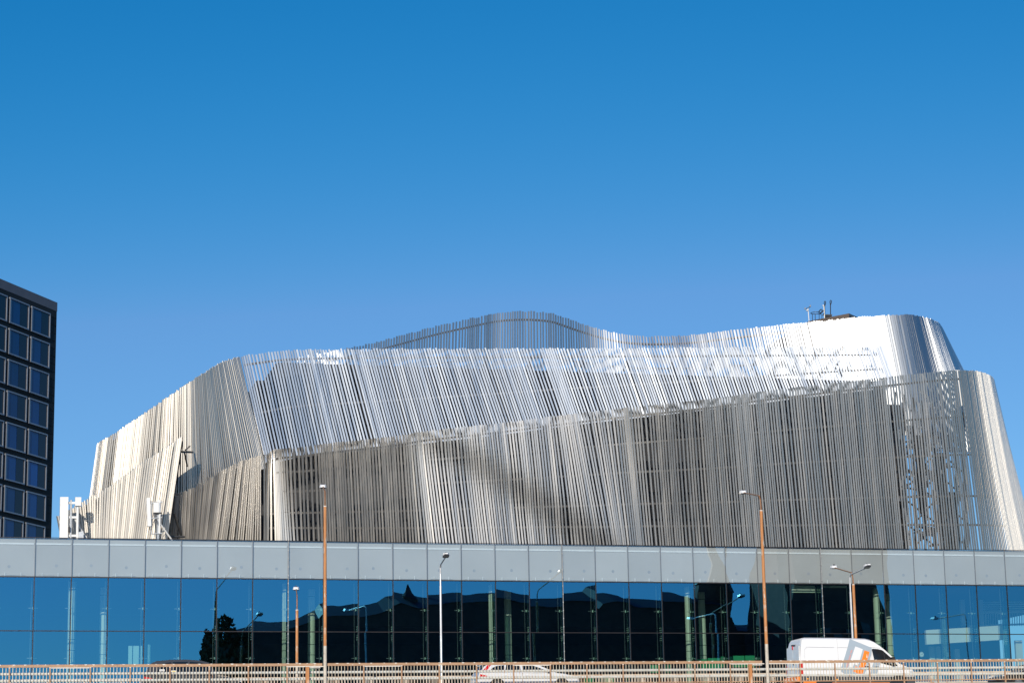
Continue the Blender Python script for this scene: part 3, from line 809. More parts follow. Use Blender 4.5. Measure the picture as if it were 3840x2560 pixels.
# bare chips along the edges of the top rail
m_.cur = 1
s = -3.
while s < 50:
    if min(abs(s - lampA_s), abs(s - lampB_s)) > .3:
        w_, h_ = rnd.uniform(.07, .16), rnd.uniform(.02, .045)
        pts = []
        for i in range(9):
            a = math.pi * i / 8
            pts.append(rp(s + w_ * .5 * math.cos(a) * rnd.uniform(.8, 1.1), -.046, rz(s) + .004 - h_ * math.sin(a) * rnd.uniform(.7, 1.2)))
        m_.prism(pts, RN * .02)
    s += rnd.choice((.35, .45, .5, .55, .62))
m_.build('top_rail', [M_RUST, M_CHIP], nr)
for k in range(-7, 34):
    s = k * SP
    if min(abs(s - lampA_s), abs(s - lampB_s)) < .25: continue
    m_ = MB(); m_.rbox(s - .032, s + .032, -.03, .03, road_z(s) + .1, rz(s) - .108)
    p_ = m_.build('post', M_RUST, nr)
    m_ = MB(); m_.rbox(s - .036, s + .036, -.036, .034, rz(s) - .15, rz(s) - .107); m_.build('cap', M_CHIP, p_)
for k in range(-7, 33):
    m_ = MB()
    for j in range(1, 12):
        s = k * SP + SP * j / 12
        if min(abs(s - lampA_s), abs(s - lampB_s)) < .14: continue
        m_.rbox(s - .011, s + .011, -.011, .011, rz(s) - .975, rz(s) - .125 )
    m_.build('baluster_panel', M_BAL, nr)
for k in (-5, 1, 7, 9, 13, 19, 20, 28):
    m_ = MB(); m_.rbox(k * SP + .05, k * SP + SP - .05, -.02, .012, rz(k * SP) - .165, rz(k * SP) - .128); m_.build('cover_strip', M_CHIP, nr)
for dzp in (.405, .71):
    m_ = MB(); n = 40
    pts = [rp(-14 + 76 * i / n, .16, rz(-14 + 76 * i / n) - dzp) for i in range(n + 1)]
    m_.tube(pts, .062, 12); m_.build('guard_pipe', M_PIPE, nr, smooth=False)
m_ = MB()
for k in range(-7, 34):
    s = k * SP
    for dzp in (.405, .71): m_.rbox(s - .03, s - .005, .03, .14, rz(s) - dzp - .03, rz(s) - dzp + .03)
m_.build('pipe_bracket', M_GALV, nr)
# service boxes by the tall lamps
for x, lab in ((1152, 'upright rusty service post with peeling paint left of the lamp by the silver car end'), (2813, 'upright orange brown service post left of the lamp beside the white van')):
    s = rx(x, 2510, -.1)[0]
    t = thing('service_post', rp(s, -.1, road_z(s) + .12), lab, 'post', 'service posts at the tall lamps')
    m_ = MB(); m_.rbox(s - .08, s + .08, -.2, -.06, road_z(s) - .2, rz(s) - .17); m_.build('body', M_RUSTPOLE, t)
    m_ = MB(); m_.rbox(s - .085, s + .085, -.21, -.05, rz(s) - .17, rz(s) - .15); m_.build('cap', M_CHIP, t)
    m_ = MB(); m_.tube([rp(s + .08, -.1, rz(s) - .21), rp(s + .62, -.08, rz(s) - .21)], .02, 6); m_.build('conduit', M_CHIP, t)

# ------------------------------------------------------------------ far railing
FT = 9.9
fpts = [rx(x, y, FT) for x, y in ((100, 2545), (1200, 2537), (2900, 2522), (3700, 2514.5))]
import functools
def fz(s):
    n = len(fpts); sx = sum(p[0] for p in fpts); sy = sum(p[1] for p in fpts)
    sxx = sum(p[0] ** 2 for p in fpts); sxy = sum(p[0] * p[1] for p in fpts)
    b = (n * sxy - sx * sy) / (n * sxx - sx * sx); a = (sy - b * sx) / n
    return a + b * s
fr = thing('bridge_railing', rp(24, FT, road_z(24)), 'pale worn railing on the far side of the bridge behind the vehicles', 'railing')
def fbx(m_, s0, s1, t0, t1, d0, d1):
    m_.hexa([rp(s0, t0, fz(s0) + d0), rp(s1, t0, fz(s1) + d0), rp(s1, t1, fz(s1) + d0), rp(s0, t1, fz(s0) + d0), rp(s0, t0, fz(s0) + d1), rp(s1, t0, fz(s1) + d1), rp(s1, t1, fz(s1) + d1), rp(s0, t1, fz(s0) + d1)])
m_ = MB()
for i in range(45): fbx(m_, -16 + i * 1.8, -16 + i * 1.8 + 1.79, FT - .05, FT + .05, -.10, 0)
m_.build('top_rail', M_FAR, fr)
m_ = MB()
for i in range(45): fbx(m_, -16 + i * 1.8, -16 + i * 1.8 + 1.795, FT - .03, FT + .03, -.60, -.53)
m_.build('lower_rail', M_FAR, fr)
for i in range(46):
    s = -16 + i * 1.8
    m_ = MB(); fbx(m_, s - .035, s + .035, FT - .035, FT + .035, -1.4, -.102); m_.build('post', M_FAR, fr)
for i in range(45):
    m_ = MB()
    for j in range(1, 12):
        s = -16 + i * 1.8 + 1.8 * j / 12; fbx(m_, s - .013, s + .013, FT - .012, FT + .012, -1.4, -.102)
    m_.build('baluster_panel', M_FAR, fr)

# ------------------------------------------------------------------ street lamps
LAZ = R(-6.2); LA = V((math.sin(LAZ), math.cos(LAZ), 0)); LX = V((LA.y, -LA.x, 0))


def lamp(x, ytop, t, yshaft, arm, out, rise, rust, label, r0, r1, base_z):
    """x: shaft in the photo, ytop: where the arm bends, yshaft: where the wide shaft ends, out: +1 away / -1 towards the camera"""
    s, zt = rx(x, ytop, t)
    base = rp(s, t, base_z(s))
    d = LA * out
    th = thing('street_lamp', base, label, 'street lamp', 'street lamps along the bridge')
    zs = rx(x, yshaft, t)[1]
    m_ = MB(); m_.tube([base, V((base.x, base.y, zs))], [r0 * 1.06, r0], 14)
    m_.build('shaft', M_RUSTPOLE if rust else M_GPOLE, th)
    if rust:
        m_ = MB(); m_.tube([base, base + V((0, 0, 2.1))], r0 * 1.075, 14); m_.build('worn_base', M_WORN, th)
        m_ = MB(); m_.tube([V((base.x, base.y, zs - .015)), V((base.x, base.y, zs + .02))], r0 * 1.1, 14); m_.build('collar', M_CHIP, th)
    else:
        m_ = MB(); zj = zs - 2.6; m_.tube([base, V((base.x, base.y, zj))], r0 * 1.22, 14); m_.build('lower_shaft', M_GALV, th)
    top = V((base.x, base.y, zt))
    pts = [V((base.x, base.y, zs - .1)), top - V((0, 0, .45)), top - V((0, 0, .12)) + d * .06, top + V((0, 0, min(.12, rise * .4))) + d * .3, top + d * arm + V((0, 0, rise))]
    m_ = MB(); m_.tube(pts, [r1, r1, r1, r1 * .95, r1 * .9], 10); m_.build('arm', M_RUSTARM if rust else M_GPOLE, th)
    e = top + d * (arm - .05) + V((0, 0, rise)); up = V((0, 0, 1)); dd = (d + up * .12).normalized(); uu = (up - d * .12).normalized()
    m_ = MB()
    # tapered lantern body
    def ring(c, w, h): return [c - LX * w - uu * h * .2, c + LX * w - uu * h * .2, c + LX * w * .8 + uu * h, c - LX * w * .8 + uu * h]
    rs = [ring(e, .10, .09), ring(e + dd * .12, .17, .12), ring(e + dd * .5, .17, .10), ring(e + dd * .75, .08, .04)]
    b0 = len(m_.v)
    for r_ in rs: m_.v += r_
    for i in range(3):
        for j in range(4):
            a0 = i * 4 + j; a1 = i * 4 + (j + 1) % 4
            m_.f.append([a0, a1, a1 + 4, a0 + 4]); m_.m.append(0)
    m_.f.append([3, 2, 1, 0]); m_.m.append(0); m_.f.append([12, 13, 14, 15]); m_.m.append(0)
    hd = m_.build('lamp_head', M_LAMP, th)
    m_ = MB(); m_.obox(e + dd * .34 - uu * .045, LX * .14, dd * .2, uu * .025); m_.build('lens', M_LENS, hd)
    m_ = MB(); m_.obox(e + dd * .25 + uu * .15, LX * .035, dd * .035, uu * .04); m_.build('photocell', M_BLACK, hd)
    return th


lamp(1219, 1846, -.05, 1898, 4.0, 1, .86, True, 'tall rust brown street lamp near the silver car with its head turned away', .072, .034, lambda s: road_z(s))
lamp(2852, 1864, -.05, 1914, 3.9, 1, .8, True, 'tall rust brown street lamp with a long arm beside the white van', .076, .036, lambda s: road_z(s))
lamp(1114, 2236, 10.5, 2286, 4.0, 1, .8, True, 'short rust brown street lamp standing just left of the tallest left pole', .07, .034, lambda s: road_z(s))
lamp(3198, 2152, 10.5, 2191, 3.9, 1, .8, True, 'rust brown street lamp rising behind the van roof', .075, .036, lambda s: road_z(s))
lamp(1651, 2118, 11.2, 2196, 3.6, -1, .0, False, 'pale grey street lamp standing alone between the two tall rusty ones', .055, .043, lambda s: road_z(s))
lamp(3186, 2154, 11.2, 2218, 3.5, -1, -.02, False, 'pale grey street lamp crossing the rusty one behind the van', .055, .043, lambda s: road_z(s))

lamp(3812, 2152, 11.2, 2214, 3.5, -1, .0, False, 'pale grey street lamp seen only as a dark reflection in the far panes', .055, .043, lambda s: road_z(s)).location += RD * 7.5
# ------------------------------------------------------------------ vehicles
def wheel(parent, s, t, z, r, wdt, name='wheel'):
    m_ = MB(); ax = RN * wdt
    c = rp(s, t, z)
    n = 28
    prof = [(r * .62, 0), (r * .9, 0), (r, .03), (r, wdt - .03), (r * .9, wdt), (r * .62, wdt)]
    b0 = 0
    for i in range(n):
        a = 2 * math.pi * i / n; d = RD * math.cos(a) + V((0, 0, math.sin(a)))
        for pr, po in prof: m_.v.append(c + d * pr + RN * po)
    k = len(prof)
    for i in range(n):
        for j in range(k - 1):
            m_.f.append([i * k + j, i * k + j + 1, ((i + 1) % n) * k + j + 1, ((i + 1) % n) * k + j]); m_.m.append(0)
    w_ = m_.build(name, M_TYRE, parent)
    m_ = MB(); m_.tube([c + RN * .02, c + RN * (wdt - .02)], r * .63, 24)
    for i in range(5):
        a = 2 * math.pi * i / 5 + .3; d = RD * math.cos(a) + V((0, 0, math.sin(a))); e = -RD * math.sin(a) + V((0, 0, math.cos(a)))
        m_.obox(c + RN * .015 + d * r * .33, d * r * .28, RN * .012, e * .035)
    m_.tube([c - RN * .004, c + RN * .02], r * .14, 12)
    m_.build('rim', M_RIM, w_)
    return w_


# ---- white van
VT = 4.6
def vz(x, y, dt=0.): s, z = rx(x, y, VT + dt); return (s, z)
def vp(sz, dt=0.): return rp(sz[0], VT + dt, sz[1])
def z1(x, y): return vz(3140 + x / 8.711, 2380 + y / 8.711)
def z2(x, y): return vz(3260 + x / 11.2, 2420 + y / 11.2)
def z3(x, y): return vz(2930 + x / 8.255, 2370 + y / 8.255)
top = [z3(585, 330), z3(600, 215), z3(640, 163), z3(760, 147), z1(0, 75), z1(600, 90), z1(950, 105), z1(1100, 140), z1(1250, 210), z1(1400, 320), z2(500, 0), z2(640, 120), z2(850, 320), z2(1080, 560), z2(1250, 730), z2(1390, 790), z2(1600, 880), z2(1760, 960), z2(1850, 1040), z2(1872, 1210)]
sR = z3(575, 700)[0]; sF = z2(1900, 1400)[0]
vroad = z1(700, 1560)[1] - .40
wr = (z3(1335, 1500)[0], vroad + .36); wf = (z2(1235, 1500)[0], vroad + .36)
zsill = z1(700, 1345)[1]
van = thing('delivery_van', rp((sR + sF) / 2, VT + 1, vroad), 'white high roofed delivery van with a grey and orange arrow emblem', 'van')
WID = 2.0
low = [(sR, zsill), (sR - .02, z3(575, 900)[1])]
prof = [(sR - .01, zsill)] + [(sR - .01, z3(575, 900)[1])] + top + [(sF, zsill)]
mb = MB(); n = len(prof)
zbelt = z1(700, 1000)[1]; zt_ = max(p[1] for p in prof)
secs = [(0, -.07), (.14, 0), (WID - .14, 0), (WID, -.07)]
for t_, dz_ in secs:
    for (s, z) in prof:
        f = max(0, (z - zbelt) / (zt_ - zbelt))
        inset = .10 * f * f
        ss = s + (.06 * f if s < sR + .3 else 0)
        tt = t_ + inset if t_ < WID / 2 else t_ - inset
        mb.v.append(rp(ss, VT + tt, z + dz_ * f))
for i in range(3):
    for j in range(n):
        a0, a1 = i * n + j, i * n + (j + 1) % n
        mb.f.append([a0, a1, a1 + n, a0 + n]); mb.m.append(0)
mb.f.append(list(range(n))); mb.m.append(0); mb.f.append(list(range(4 * n - 1, 3 * n - 1, -1))); mb.m.append(0)
mb.build('body', M_VAN, van)
def tin(z): f = max(0, (z - zbelt) / (zt_ - zbelt)); return .10 * f * f
def decal(name, pts, m, d=.006, parent=None, th=.004):
    """thin plate following the van side"""
    bm_ = MB(); ps = [rp(s, VT + tin(z) * 1.0 - d, z) for s, z in pts]
    bm_.add(ps + [p + RN * th for p in ps], [list(range(len(ps))), list(range(2 * len(ps) - 1, len(ps) - 1, -1))] + [(i, i + len(ps), (i + 1) % len(ps) + len(ps), (i + 1) % len(ps)) for i in range(len(ps))])
    return bm_.build(name, m, parent or van)
def dense(pts, n=8):
    out = []
    for i in range(len(pts)):
        a, b = pts[i], pts[(i + 1) % len(pts)]
        for k in range(n): out.append((lerp(a[0], b[0], k / n), lerp(a[1], b[1], k / n)))
    return out
# the side panel is only slightly curved: emblem plates are cut in strips that follow it
def clip_poly(pts, zlo, zhi):
    def cut(ps, f):
        out = []
        for i in range(len(ps)):
            a, b = ps[i], ps[(i + 1) % len(ps)]
            fa, fb = f(a), f(b)
            if fa >= 0: out.append(a)
            if (fa >= 0) != (fb >= 0):
                t = fa / (fa - fb); out.append((lerp(a[0], b[0], t), lerp(a[1], b[1], t)))
        return out
    ps = cut(pts, lambda p: p[1] - zlo)
    return cut(ps, lambda p: zhi - p[1]) if ps else []
def tri_poly(pts):
    from mathutils.geometry import tessellate_polygon
    return tessellate_polygon([[V((s, z, 0)) for s, z in pts]])
def emblem(name, pts, m, d):
    bm_ = MB(); zs = [p[1] for p in pts]
    for tr in tri_poly(pts):
        tp = [pts[i] for i in tr]
        z = min(zs)
        while z < max(zs):
            c = clip_poly(tp, z, z + .15)
            if len(c) >= 3:
                bm_.add([rp(s, VT + tin(zz_) - d, zz_) for s, zz_ in c], [list(range(len(c)))])
            z += .15
    return bm_.build(name, m, van)
grey = [z1(*p) for p in ((440, 120), (1080, 385), (1135, 415), (1120, 585), (1055, 800), (960, 1090), (872, 1322), (360, 1322), (110, 1185), (105, 1110), (220, 780), (345, 390), (415, 140))]
emblem('emblem_grey', grey, M_LOGOG, .004)
emblem('emblem_white', [z1(*p) for p in ((595, 360), (838, 455), (740, 790), (670, 990), (540, 945), (475, 1130), (335, 1130), (440, 790))], M_VAN, .008)
emblem('emblem_orange', [z1(*p) for p in ((890, 490), (1055, 545), (960, 860), (870, 1110), (800, 1320), (520, 1180), (585, 1010), (700, 1055), (800, 790))], M_ORANGE, .008)
emblem('emblem_grey', [z1(*p) for p in ((1195, 860), (1400, 905), (1345, 1100), (1275, 1325), (1075, 1325), (1110, 1100))], M_LOGOG, .004)
bm_ = MB()
a, b = z1(478, 480), z1(292, 1100)
for i in range(17):
    if i == 3: continue
    u0, u1 = (i + .12) / 17, (i + .8) / 17
    p0, p1 = (lerp(a[0], b[0], u0), lerp(a[1], b[1], u0)), (lerp(a[0], b[0], u1), lerp(a[1], b[1], u1))
    hw = .045
    bm_.add([rp(p0[0] - hw, VT + tin(p0[1]) - .008, p0[1] - .015), rp(p0[0] + hw, VT + tin(p0[1]) - .008, p0[1] + .015), rp(p1[0] + hw, VT + tin(p1[1]) - .008, p1[1] + .015), rp(p1[0] - hw, VT + tin(p1[1]) - .008, p1[1] - .015)], [(0, 1, 2, 3)])
bm_.build('emblem_lettering', M_REDTXT, van)
emblem('emblem_white', [z1(*p) for p in ((968, 600), (985, 730), (948, 730))], M_VAN, .011)  # small white drop laid over the orange, not part of the emblem
win = [z2(*p) for p in ((110, 150), (150, 115), (350, 130), (520, 165), (600, 215), (960, 540), (1190, 840), (960, 828), (700, 775), (450, 695), (205, 590))]
emblem('side_window', win, M_CGLASS, .006)
emblem('window_pillar', [z2(*p) for p in ((585, 205), (610, 215), (690, 770), (655, 765))], M_BLACK, .010)
# seams
bm_ = MB()
def seam(pts, w_=.008):
    for i in range(len(pts) - 1):
        a, b = pts[i], pts[i + 1]
        pa, pb = rp(a[0], VT + tin(a[1]) - .004, a[1]), rp(b[0], VT + tin(b[1]) - .004, b[1])
        d = (pb - pa).normalized(); q = d.cross(RN) * w_
        bm_.quad(pa - q, pb - q, pb + q, pa + q)
def seams(*a):
    global bm_
    for pts_, w__ in a:
        bm_ = MB(); seam(pts_, w__); bm_.build('panel_seam', M_VREAR, van)
seams(([z1(0, 395), z1(340, 398), z1(940, 412)], .006), ([z1(0, 100), z1(25, 600), z1(60, 1340)], .007), ([z3(740, 1330), z3(725, 520), z3(790, 445), z3(1640, 455)], .006), ([z3(640, 190), z3(690, 1330)], .006), ([z2(110, 150), z2(0, 1290)], .006), ([z2(1190, 840), z2(1100, 1290)], .006), ([z1(1080, 385), z1(1400, 420)], .006))
# roof rail / slide rail under the top rail, handles
bm_ = MB(); a, b = z3(885, 925), z3(1660, 935); bm_.add([vp(a, -.02), vp(b, -.02), vp((b[0], b[1] + .05), -.02), vp((a[0], a[1] + .05), -.02), vp(a), vp(b), vp((b[0], b[1] + .05)), vp((a[0], a[1] + .05))], [(0, 1, 2, 3), (0, 4, 5, 1), (2, 6, 7, 3), (1, 5, 6, 2), (0, 3, 7, 4)]); bm_.build('slide_rail', M_VREAR, van)
for c_, l_ in ((z1(952, 1022), .10), (z1(1280, 1036), .12)):
    bm_ = MB(); bm_.obox(rp(c_[0], VT - .02, c_[1]), RD * l_, RN * .02, V((0, 0, .022))); bm_.build('door_handle', M_BLACK, van)
# cladding and orange skirt
bm_ = MB()
zq = zsill - .30
def side_piece(s0, s1, z0, z1_, t0=-.025, t1=.04):
    bm_.hexa([rp(s0, VT + t0, z0), rp(s1, VT + t0, z0), rp(s1, VT + t1, z0), rp(s0, VT + t1, z0), rp(s0, VT + t0, z1_), rp(s1, VT + t0, z1_), rp(s1, VT + t1, z1_), rp(s0, VT + t1, z1_)])
side_piece(sR + .02, wr[0] - .42, zq, zsill); side_piece(wr[0] + .42, wf[0] - .44, zq, zsill); side_piece(wf[0] + .44, sF + .02, zq - .05, zsill)
bm_.hexa([rp(sF - .05, VT, zq - .05), rp(sF + .04, VT + .2, zq - .05), rp(sF + .04, VT + WID - .2, zq - .05), rp(sF - .05, VT + WID, zq - .05), rp(sF - .05, VT, zsill), rp(sF + .04, VT + .2, zsill), rp(sF + .04, VT + WID - .2, zsill), rp(sF - .05, VT + WID, zsill)])
bm_.build('cladding', M_CLADG, van)
bm_ = MB(); side_piece(wr[0] + .42, wf[0] - .50, zq - .22, zq - .01); side_piece(sR + .12, wr[0] - .45, zq - .20, zq + .10, -.03, .02); bm_.build('orange_skirt', M_ORANGE, van)
bm_ = MB(); bm_.hexa([rp(sR, VT + .05, zq - .2), rp(wf[0], VT + .05, zq - .2), rp(wf[0], VT + WID - .05, zq - .2), rp(sR, VT + WID - .05, zq - .2), rp(sR, VT + .05, zsill), rp(wf[0], VT + .05, zsill), rp(wf[0], VT + WID - .05, zsill), rp(sR, VT + WID - .05, zsill)])
bm_.build('underbody', M_BLACK, van)
for c_ in (z3(800, 1430), z1(-5, 1450), z1(1165, 1475)):
    bm_ = MB(); bm_.obox(rp(c_[0], VT - .03, c_[1]), RD * .055, RN * .015, V((0, 0, .035))); bm_.build('marker_lamp', M_AMBER, van)
for w_ in (wr, wf):
    wheel(van, w_[0], VT + .03, w_[1], .355, .24); wheel(van, w_[0], VT + WID - .27, w_[1], .355, .24)
    bm_ = MB(); c = rp(w_[0], VT - .004, w_[1] + .02)
    pts = [c + RD * (.44 * math.cos(math.pi * i / 16)) + V((0, 0, .44 * math.sin(math.pi * i / 16))) for i in range(17)]
    bm_.prism(pts, RN * .03); bm_.build('wheel_arch', M_BLACK, van)
# lamps, mirror, rear
bm_ = MB(); za_, zb_ = z3(640, 955)[1], z3(640, 1320)[1]
bm_.hexa([rp(sR - .03, VT - .012, zb_), rp(sR + .16, VT - .012, zb_), rp(sR + .16, VT + .12, zb_), rp(sR - .03, VT + .12, zb_), rp(sR - .03, VT - .012, za_), rp(sR + .13, VT - .012, za_), rp(sR + .13, VT + .12, za_), rp(sR - .03, VT + .12, za_)])
bm_.build('tail_lamp', M_REDL, van)
bm_ = MB(); bm_.hexa([rp(sR - .03, VT + WID - .12, zb_), rp(sR + .12, VT + WID - .12, zb_), rp(sR + .12, VT + WID + .01, zb_), rp(sR - .03, VT + WID + .01, zb_), rp(sR - .03, VT + WID - .12, za_), rp(sR + .12, VT + WID - .12, za_), rp(sR + .12, VT + WID + .01, za_), rp(sR - .03, VT + WID + .01, za_)])
bm_.build('tail_lamp', M_REDL, van)
emblem('headlamp', [z2(*p) for p in ((1640, 1040), (1830, 1030), (1868, 1210), (1760, 1200))], M_LIGHTL, .012)
c_ = z2(945, 690)
bm_ = MB(); bm_.obox(rp(c_[0], VT - .14, c_[1] + .06), RD * .09, RN * .12, V((0, 0, .19))); bm_.build('wing_mirror', M_BLACK, van)
bm_ = MB(); bm_.obox(rp(c_[0] - .1, VT - .14, c_[1] + .02), RD * .006, RN * .09, V((0, 0, .10))); bm_.build('mirror_glass', M_LIGHTL, van)
# rear doors
bm_ = MB(); zb2 = zsill; ztp = zt_ - .42
for t0, t1 in ((.10, WID / 2 - .01), (WID / 2 + .01, WID - .10)):
    bm_.hexa([rp(sR - .035, VT + t0, zb2 + .05), rp(sR, VT + t0, zb2 + .05), rp(sR, VT + t1, zb2 + .05), rp(sR - .035, VT + t1, zb2 + .05), rp(sR - .01, VT + t0, ztp), rp(sR + .03, VT + t0, ztp), rp(sR + .03, VT + t1, ztp), rp(sR - .01, VT + t1, ztp)])
dr = bm_.build('rear_door', M_VAN, van)
bm_ = MB(); bm_.obox(rp(sR - .05, VT + WID / 2 - .12, zsill + .75), RD * .015, RN * .03, V((0, 0, .10))); bm_.build('handle', M_BLACK, dr)
bm_ = MB(); bm_.obox(rp(sR + .02, VT + WID / 2, zt_ - .34), RD * .06, RN * .16, V((0, 0, .03))); bm_.build('rear_camera', M_BLACK, van)
bm_ = MB(); bm_.obox(rp(sR - .02, VT + WID / 2, zt_ - .46), RD * .02, RN * .05, V((0, 0, .10))); bm_.build('brake_lamp', M_REDL, van)
bm_ = MB(); bm_.obox(rp(sR - .09, VT + WID / 2, zsill - .12), RD * .10, RN * (WID / 2 - .05), V((0, 0, .14))); bp_ = bm_.build('rear_bumper', M_ORANGE, van)
bm_ = MB()
for q in (0.25, .75, 1.25, 1.75): bm_.obox(rp(sR - .195, VT + q, zsill - .12), RD * .004, RN * .12 + V((0, 0, .06)), V((0, 0, .035))); 
bm_.build('stripe', M_PLATEW, bp_)


def estate(name, s0, t0, L, H, paint, label, flip=False, taxi=False, zr=None, hood=.98, tail=.30, spoiler=True):
    """estate car; s0 = rear end (or front end when flipped)"""
    W = 1.84; z0 = road_z(s0 + L / 2) if zr is None else zr
    def X(x): return s0 + (L - x if flip else x)
    def pt(x, y, z): return rp(X(x), t0 + y, z0 + z)
    car = thing(name, rp(s0 + L / 2, t0 + W / 2, z0), label, 'car')
    belt = .97
    wx = (.95, L - .93); wr_ = .335
    lowp = [(.10, .30), (.0, .55), (.02, .78), (.10, belt + .03), (1.2, belt + .0), (L * .60, belt - .02), (L - 1.35, hood), (L - .75, hood - .07), (L - .30, hood - .20), (L - .06, .66), (L, .50), (L - .06, .28)]
    arch = []
    def arc(cx): return [(cx + .40 * math.cos(a * math.pi / 10), .30 + .40 * math.sin(a * math.pi / 10)) for a in range(11)]
    lp = lowp + arc(wx[1]) + arc(wx[0])
    mb = MB(); n = len(lp)
    from mathutils.geometry import tessellate_polygon
    tris = tessellate_polygon([[V((x, z, 0)) for x, z in lp]])
    for yy, sh in ((.0, 0.), (.10, .0), (W - .10, .0), (W, 0.)):
        for x, z in lp:
            e = .09 if yy in (0., W) else 0
            xx = min(max(x, e), L - e * 1.8)
            mb.v.append(pt(xx, yy, z - (.03 if (z > .8 and e) else 0)))
    for i in range(3):
        for j in range(n):
            a0, a1 = i * n + j, i * n + (j + 1) % n
            mb.f.append([a0, a1, a1 + n, a0 + n]); mb.m.append(0)
    for tr in tris:
        mb.f.append(list(tr)); mb.m.append(0); mb.f.append([3 * n + i for i in tr][::-1]); mb.m.append(0)
    # greenhouse
    up = [(.10, belt - .02), (tail, H - .18), (tail + .22, H - .08), (1.3, H - .01), (2.1, H), (2.75, H - .05), (3.1, H - .15), (L - 1.18, hood - .03)]
    inset = .19
    def gy(z): return .06 + inset * max(0, (z - belt)) / (H - belt)
    b0 = len(mb.v); m = len(up)
    for side in (0, 1):
        for x, z in up: mb.v.append(pt(x, gy(z) if side == 0 else W - gy(z), z))
    for j in range(m):
        a0, a1 = b0 + j, b0 + (j + 1) % m
        mb.f.append([a0, a1, a1 + m, a0 + m]); mb.m.append(0)
    mb.f.append([b0 + j for j in range(m)]); mb.m.append(0); mb.f.append([b0 + m + j for j in range(m)][::-1]); mb.m.append(0)
    mb.build('body', paint, car)
    def plate(nm, pts, m_, d=.008):
        for y_ in (0, 1):
            q = MB()
            ps = [pt(x, (gy(z) - d) if y_ == 0 else W - gy(z) + d, z) for x, z in pts]
            q.add(ps, [list(range(len(ps)))])
            q.build(nm, m_, car)
    zt2 = H - .12
    plate('side_window', [(.62, belt + .10), (.78, belt + .045), (1.28, belt + .03), (1.36, zt2 - .01), (.95, zt2 - .05), (.72, belt + .22)], M_CGLASS)
    plate('side_window', [(1.35, belt + .03), (2.14, belt + .02), (2.12, zt2 + .01), (1.44, zt2)], M_CGLASS)
    plate('side_window', [(2.24, belt + .02), (L - 1.42, belt + .0), (3.02, zt2 - .12), (2.72, zt2 - .02), (2.22, zt2 + .01)], M_CGLASS)
    q = MB()
    q.add([pt(.16, .25, belt + .06), pt(.16, W - .25, belt + .06), pt(tail - .03, W - .34, H - .2), pt(tail - .03, .34, H - .2)], [(0, 1, 2, 3)])
    q.build('rear_window', M_CGLASS, car)
    q = MB(); q.add([pt(L - 1.25, .2, hood + .01), pt(L - 1.25, W - .2, hood + .01), pt(3.14, W - .3, H - .13), pt(3.14, .3, H - .13)], [(0, 1, 2, 3)]); q.build('windscreen', M_CGLASS, car)
    for y_ in (0, 1):
        q = MB()
        yy = lambda z, d=.012: (gy(z) - d) if y_ == 0 else W - gy(z) + d
        ps = [pt(.14, yy(belt), belt - .02), pt(.34, yy(belt), belt - .02), pt(tail + .33, yy(H - .12), H - .12), pt(tail + .18, yy(H - .1), H - .1)]
        if not taxi: q.add(ps, [(0, 1, 2, 3)])
        y2 = -.008 if y_ == 0 else W + .008
        q.add([pt(.10, y2, belt - .08), pt(.46, y2, belt - .16), pt(.40, y2, belt - .24), pt(.10, y2, belt - .22)], [(0, 1, 2, 3)])
        q.build('tail_lamp', M_REDL, car)
    for x0 in (1.30, 2.35):
        q = MB(); q.obox(pt(x0 + .05, -.01, belt - .15), RD * .09, RN * .018, V((0, 0, .015))); q.build('door_handle', paint if not taxi else M_BLACK, car)
    q = MB()
    for x0 in (1.30, 2.19, L - 1.45):
        q.obox(pt(x0, -.002, .66), RD * .005, RN * .006, V((0, 0, .28)))
    q.build('door_seam', M_BLACK, car)
    q = MB(); q.obox(pt(L - 1.62, -.10, belt + .07), RD * .07, RN * .09, V((0, 0, .065))); q.build('wing_mirror', paint, car)
    for y_ in (0, 1):
        q = MB(); y2 = -.006 if y_ == 0 else W + .006
        q.obox(pt(L - .22, .06 if y_ == 0 else W - .06, .70), RD * .14, RN * .05, V((0, 0, .05))); q.build('headlamp', M_LIGHTL, car)
    q = MB(); q.obox(pt(L / 2, W / 2, .34), RD * (L / 2 - .25), RN * (W / 2 - .06), V((0, 0, .08))); q.build('underbody', M_BLACK, car)
    if spoiler:
        q = MB(); q.obox(pt(tail + .06, W / 2, H - .10), RD * .15, RN * (W / 2 - .26), V((0, 0, .022))); q.build('spoiler', paint, car)
    for x0 in wx:
        wheel(car, X(x0), t0 + .02, z0 + wr_, wr_, .21); wheel(car, X(x0), t0 + W - .23, z0 + wr_, wr_, .21)
    return car, pt, gy


sa = rx(1793, 2540, 2.2)[0]; sb = rx(2176, 2540, 2.2)[0]
estate('estate_car', sa, 2.2, sb - sa, 1.46, M_SILVER, 'white silver estate car with upright red tail lamps seen through the railing', tail=.36)
sa = rx(533, 2540, 2.4)[0]; sb = rx(912, 2540, 2.4)[0]
car, pt, gy = estate('taxi', sa, 2.4, sb - sa, 1.70, M_GREY, 'dark grey estate taxi with white stickers in its windows', taxi=True, tail=.42, spoiler=False)
car['category'] = 'car'


def text_mesh(txt, size, m, parent, origin, ux, uy, name='lettering', nrm=None):
    cu = bpy.data.curves.new('t', 'FONT'); cu.body = txt; cu.size = size; cu.align_x = 'CENTER'; cu.align_y = 'CENTER'
    ob = bpy.data.objects.new('t', cu); COL.objects.link(ob)
    dg = bpy.context.evaluated_depsgraph_get(); me = bpy.data.meshes.new_from_object(ob.evaluated_get(dg))
    mb = MB(); mb.add([origin + ux * v.co.x + uy * v.co.y for v in me.vertices], [list(p.vertices) for p in me.polygons])
    bpy.data.objects.remove(ob)
    return mb.build(name, m, parent)


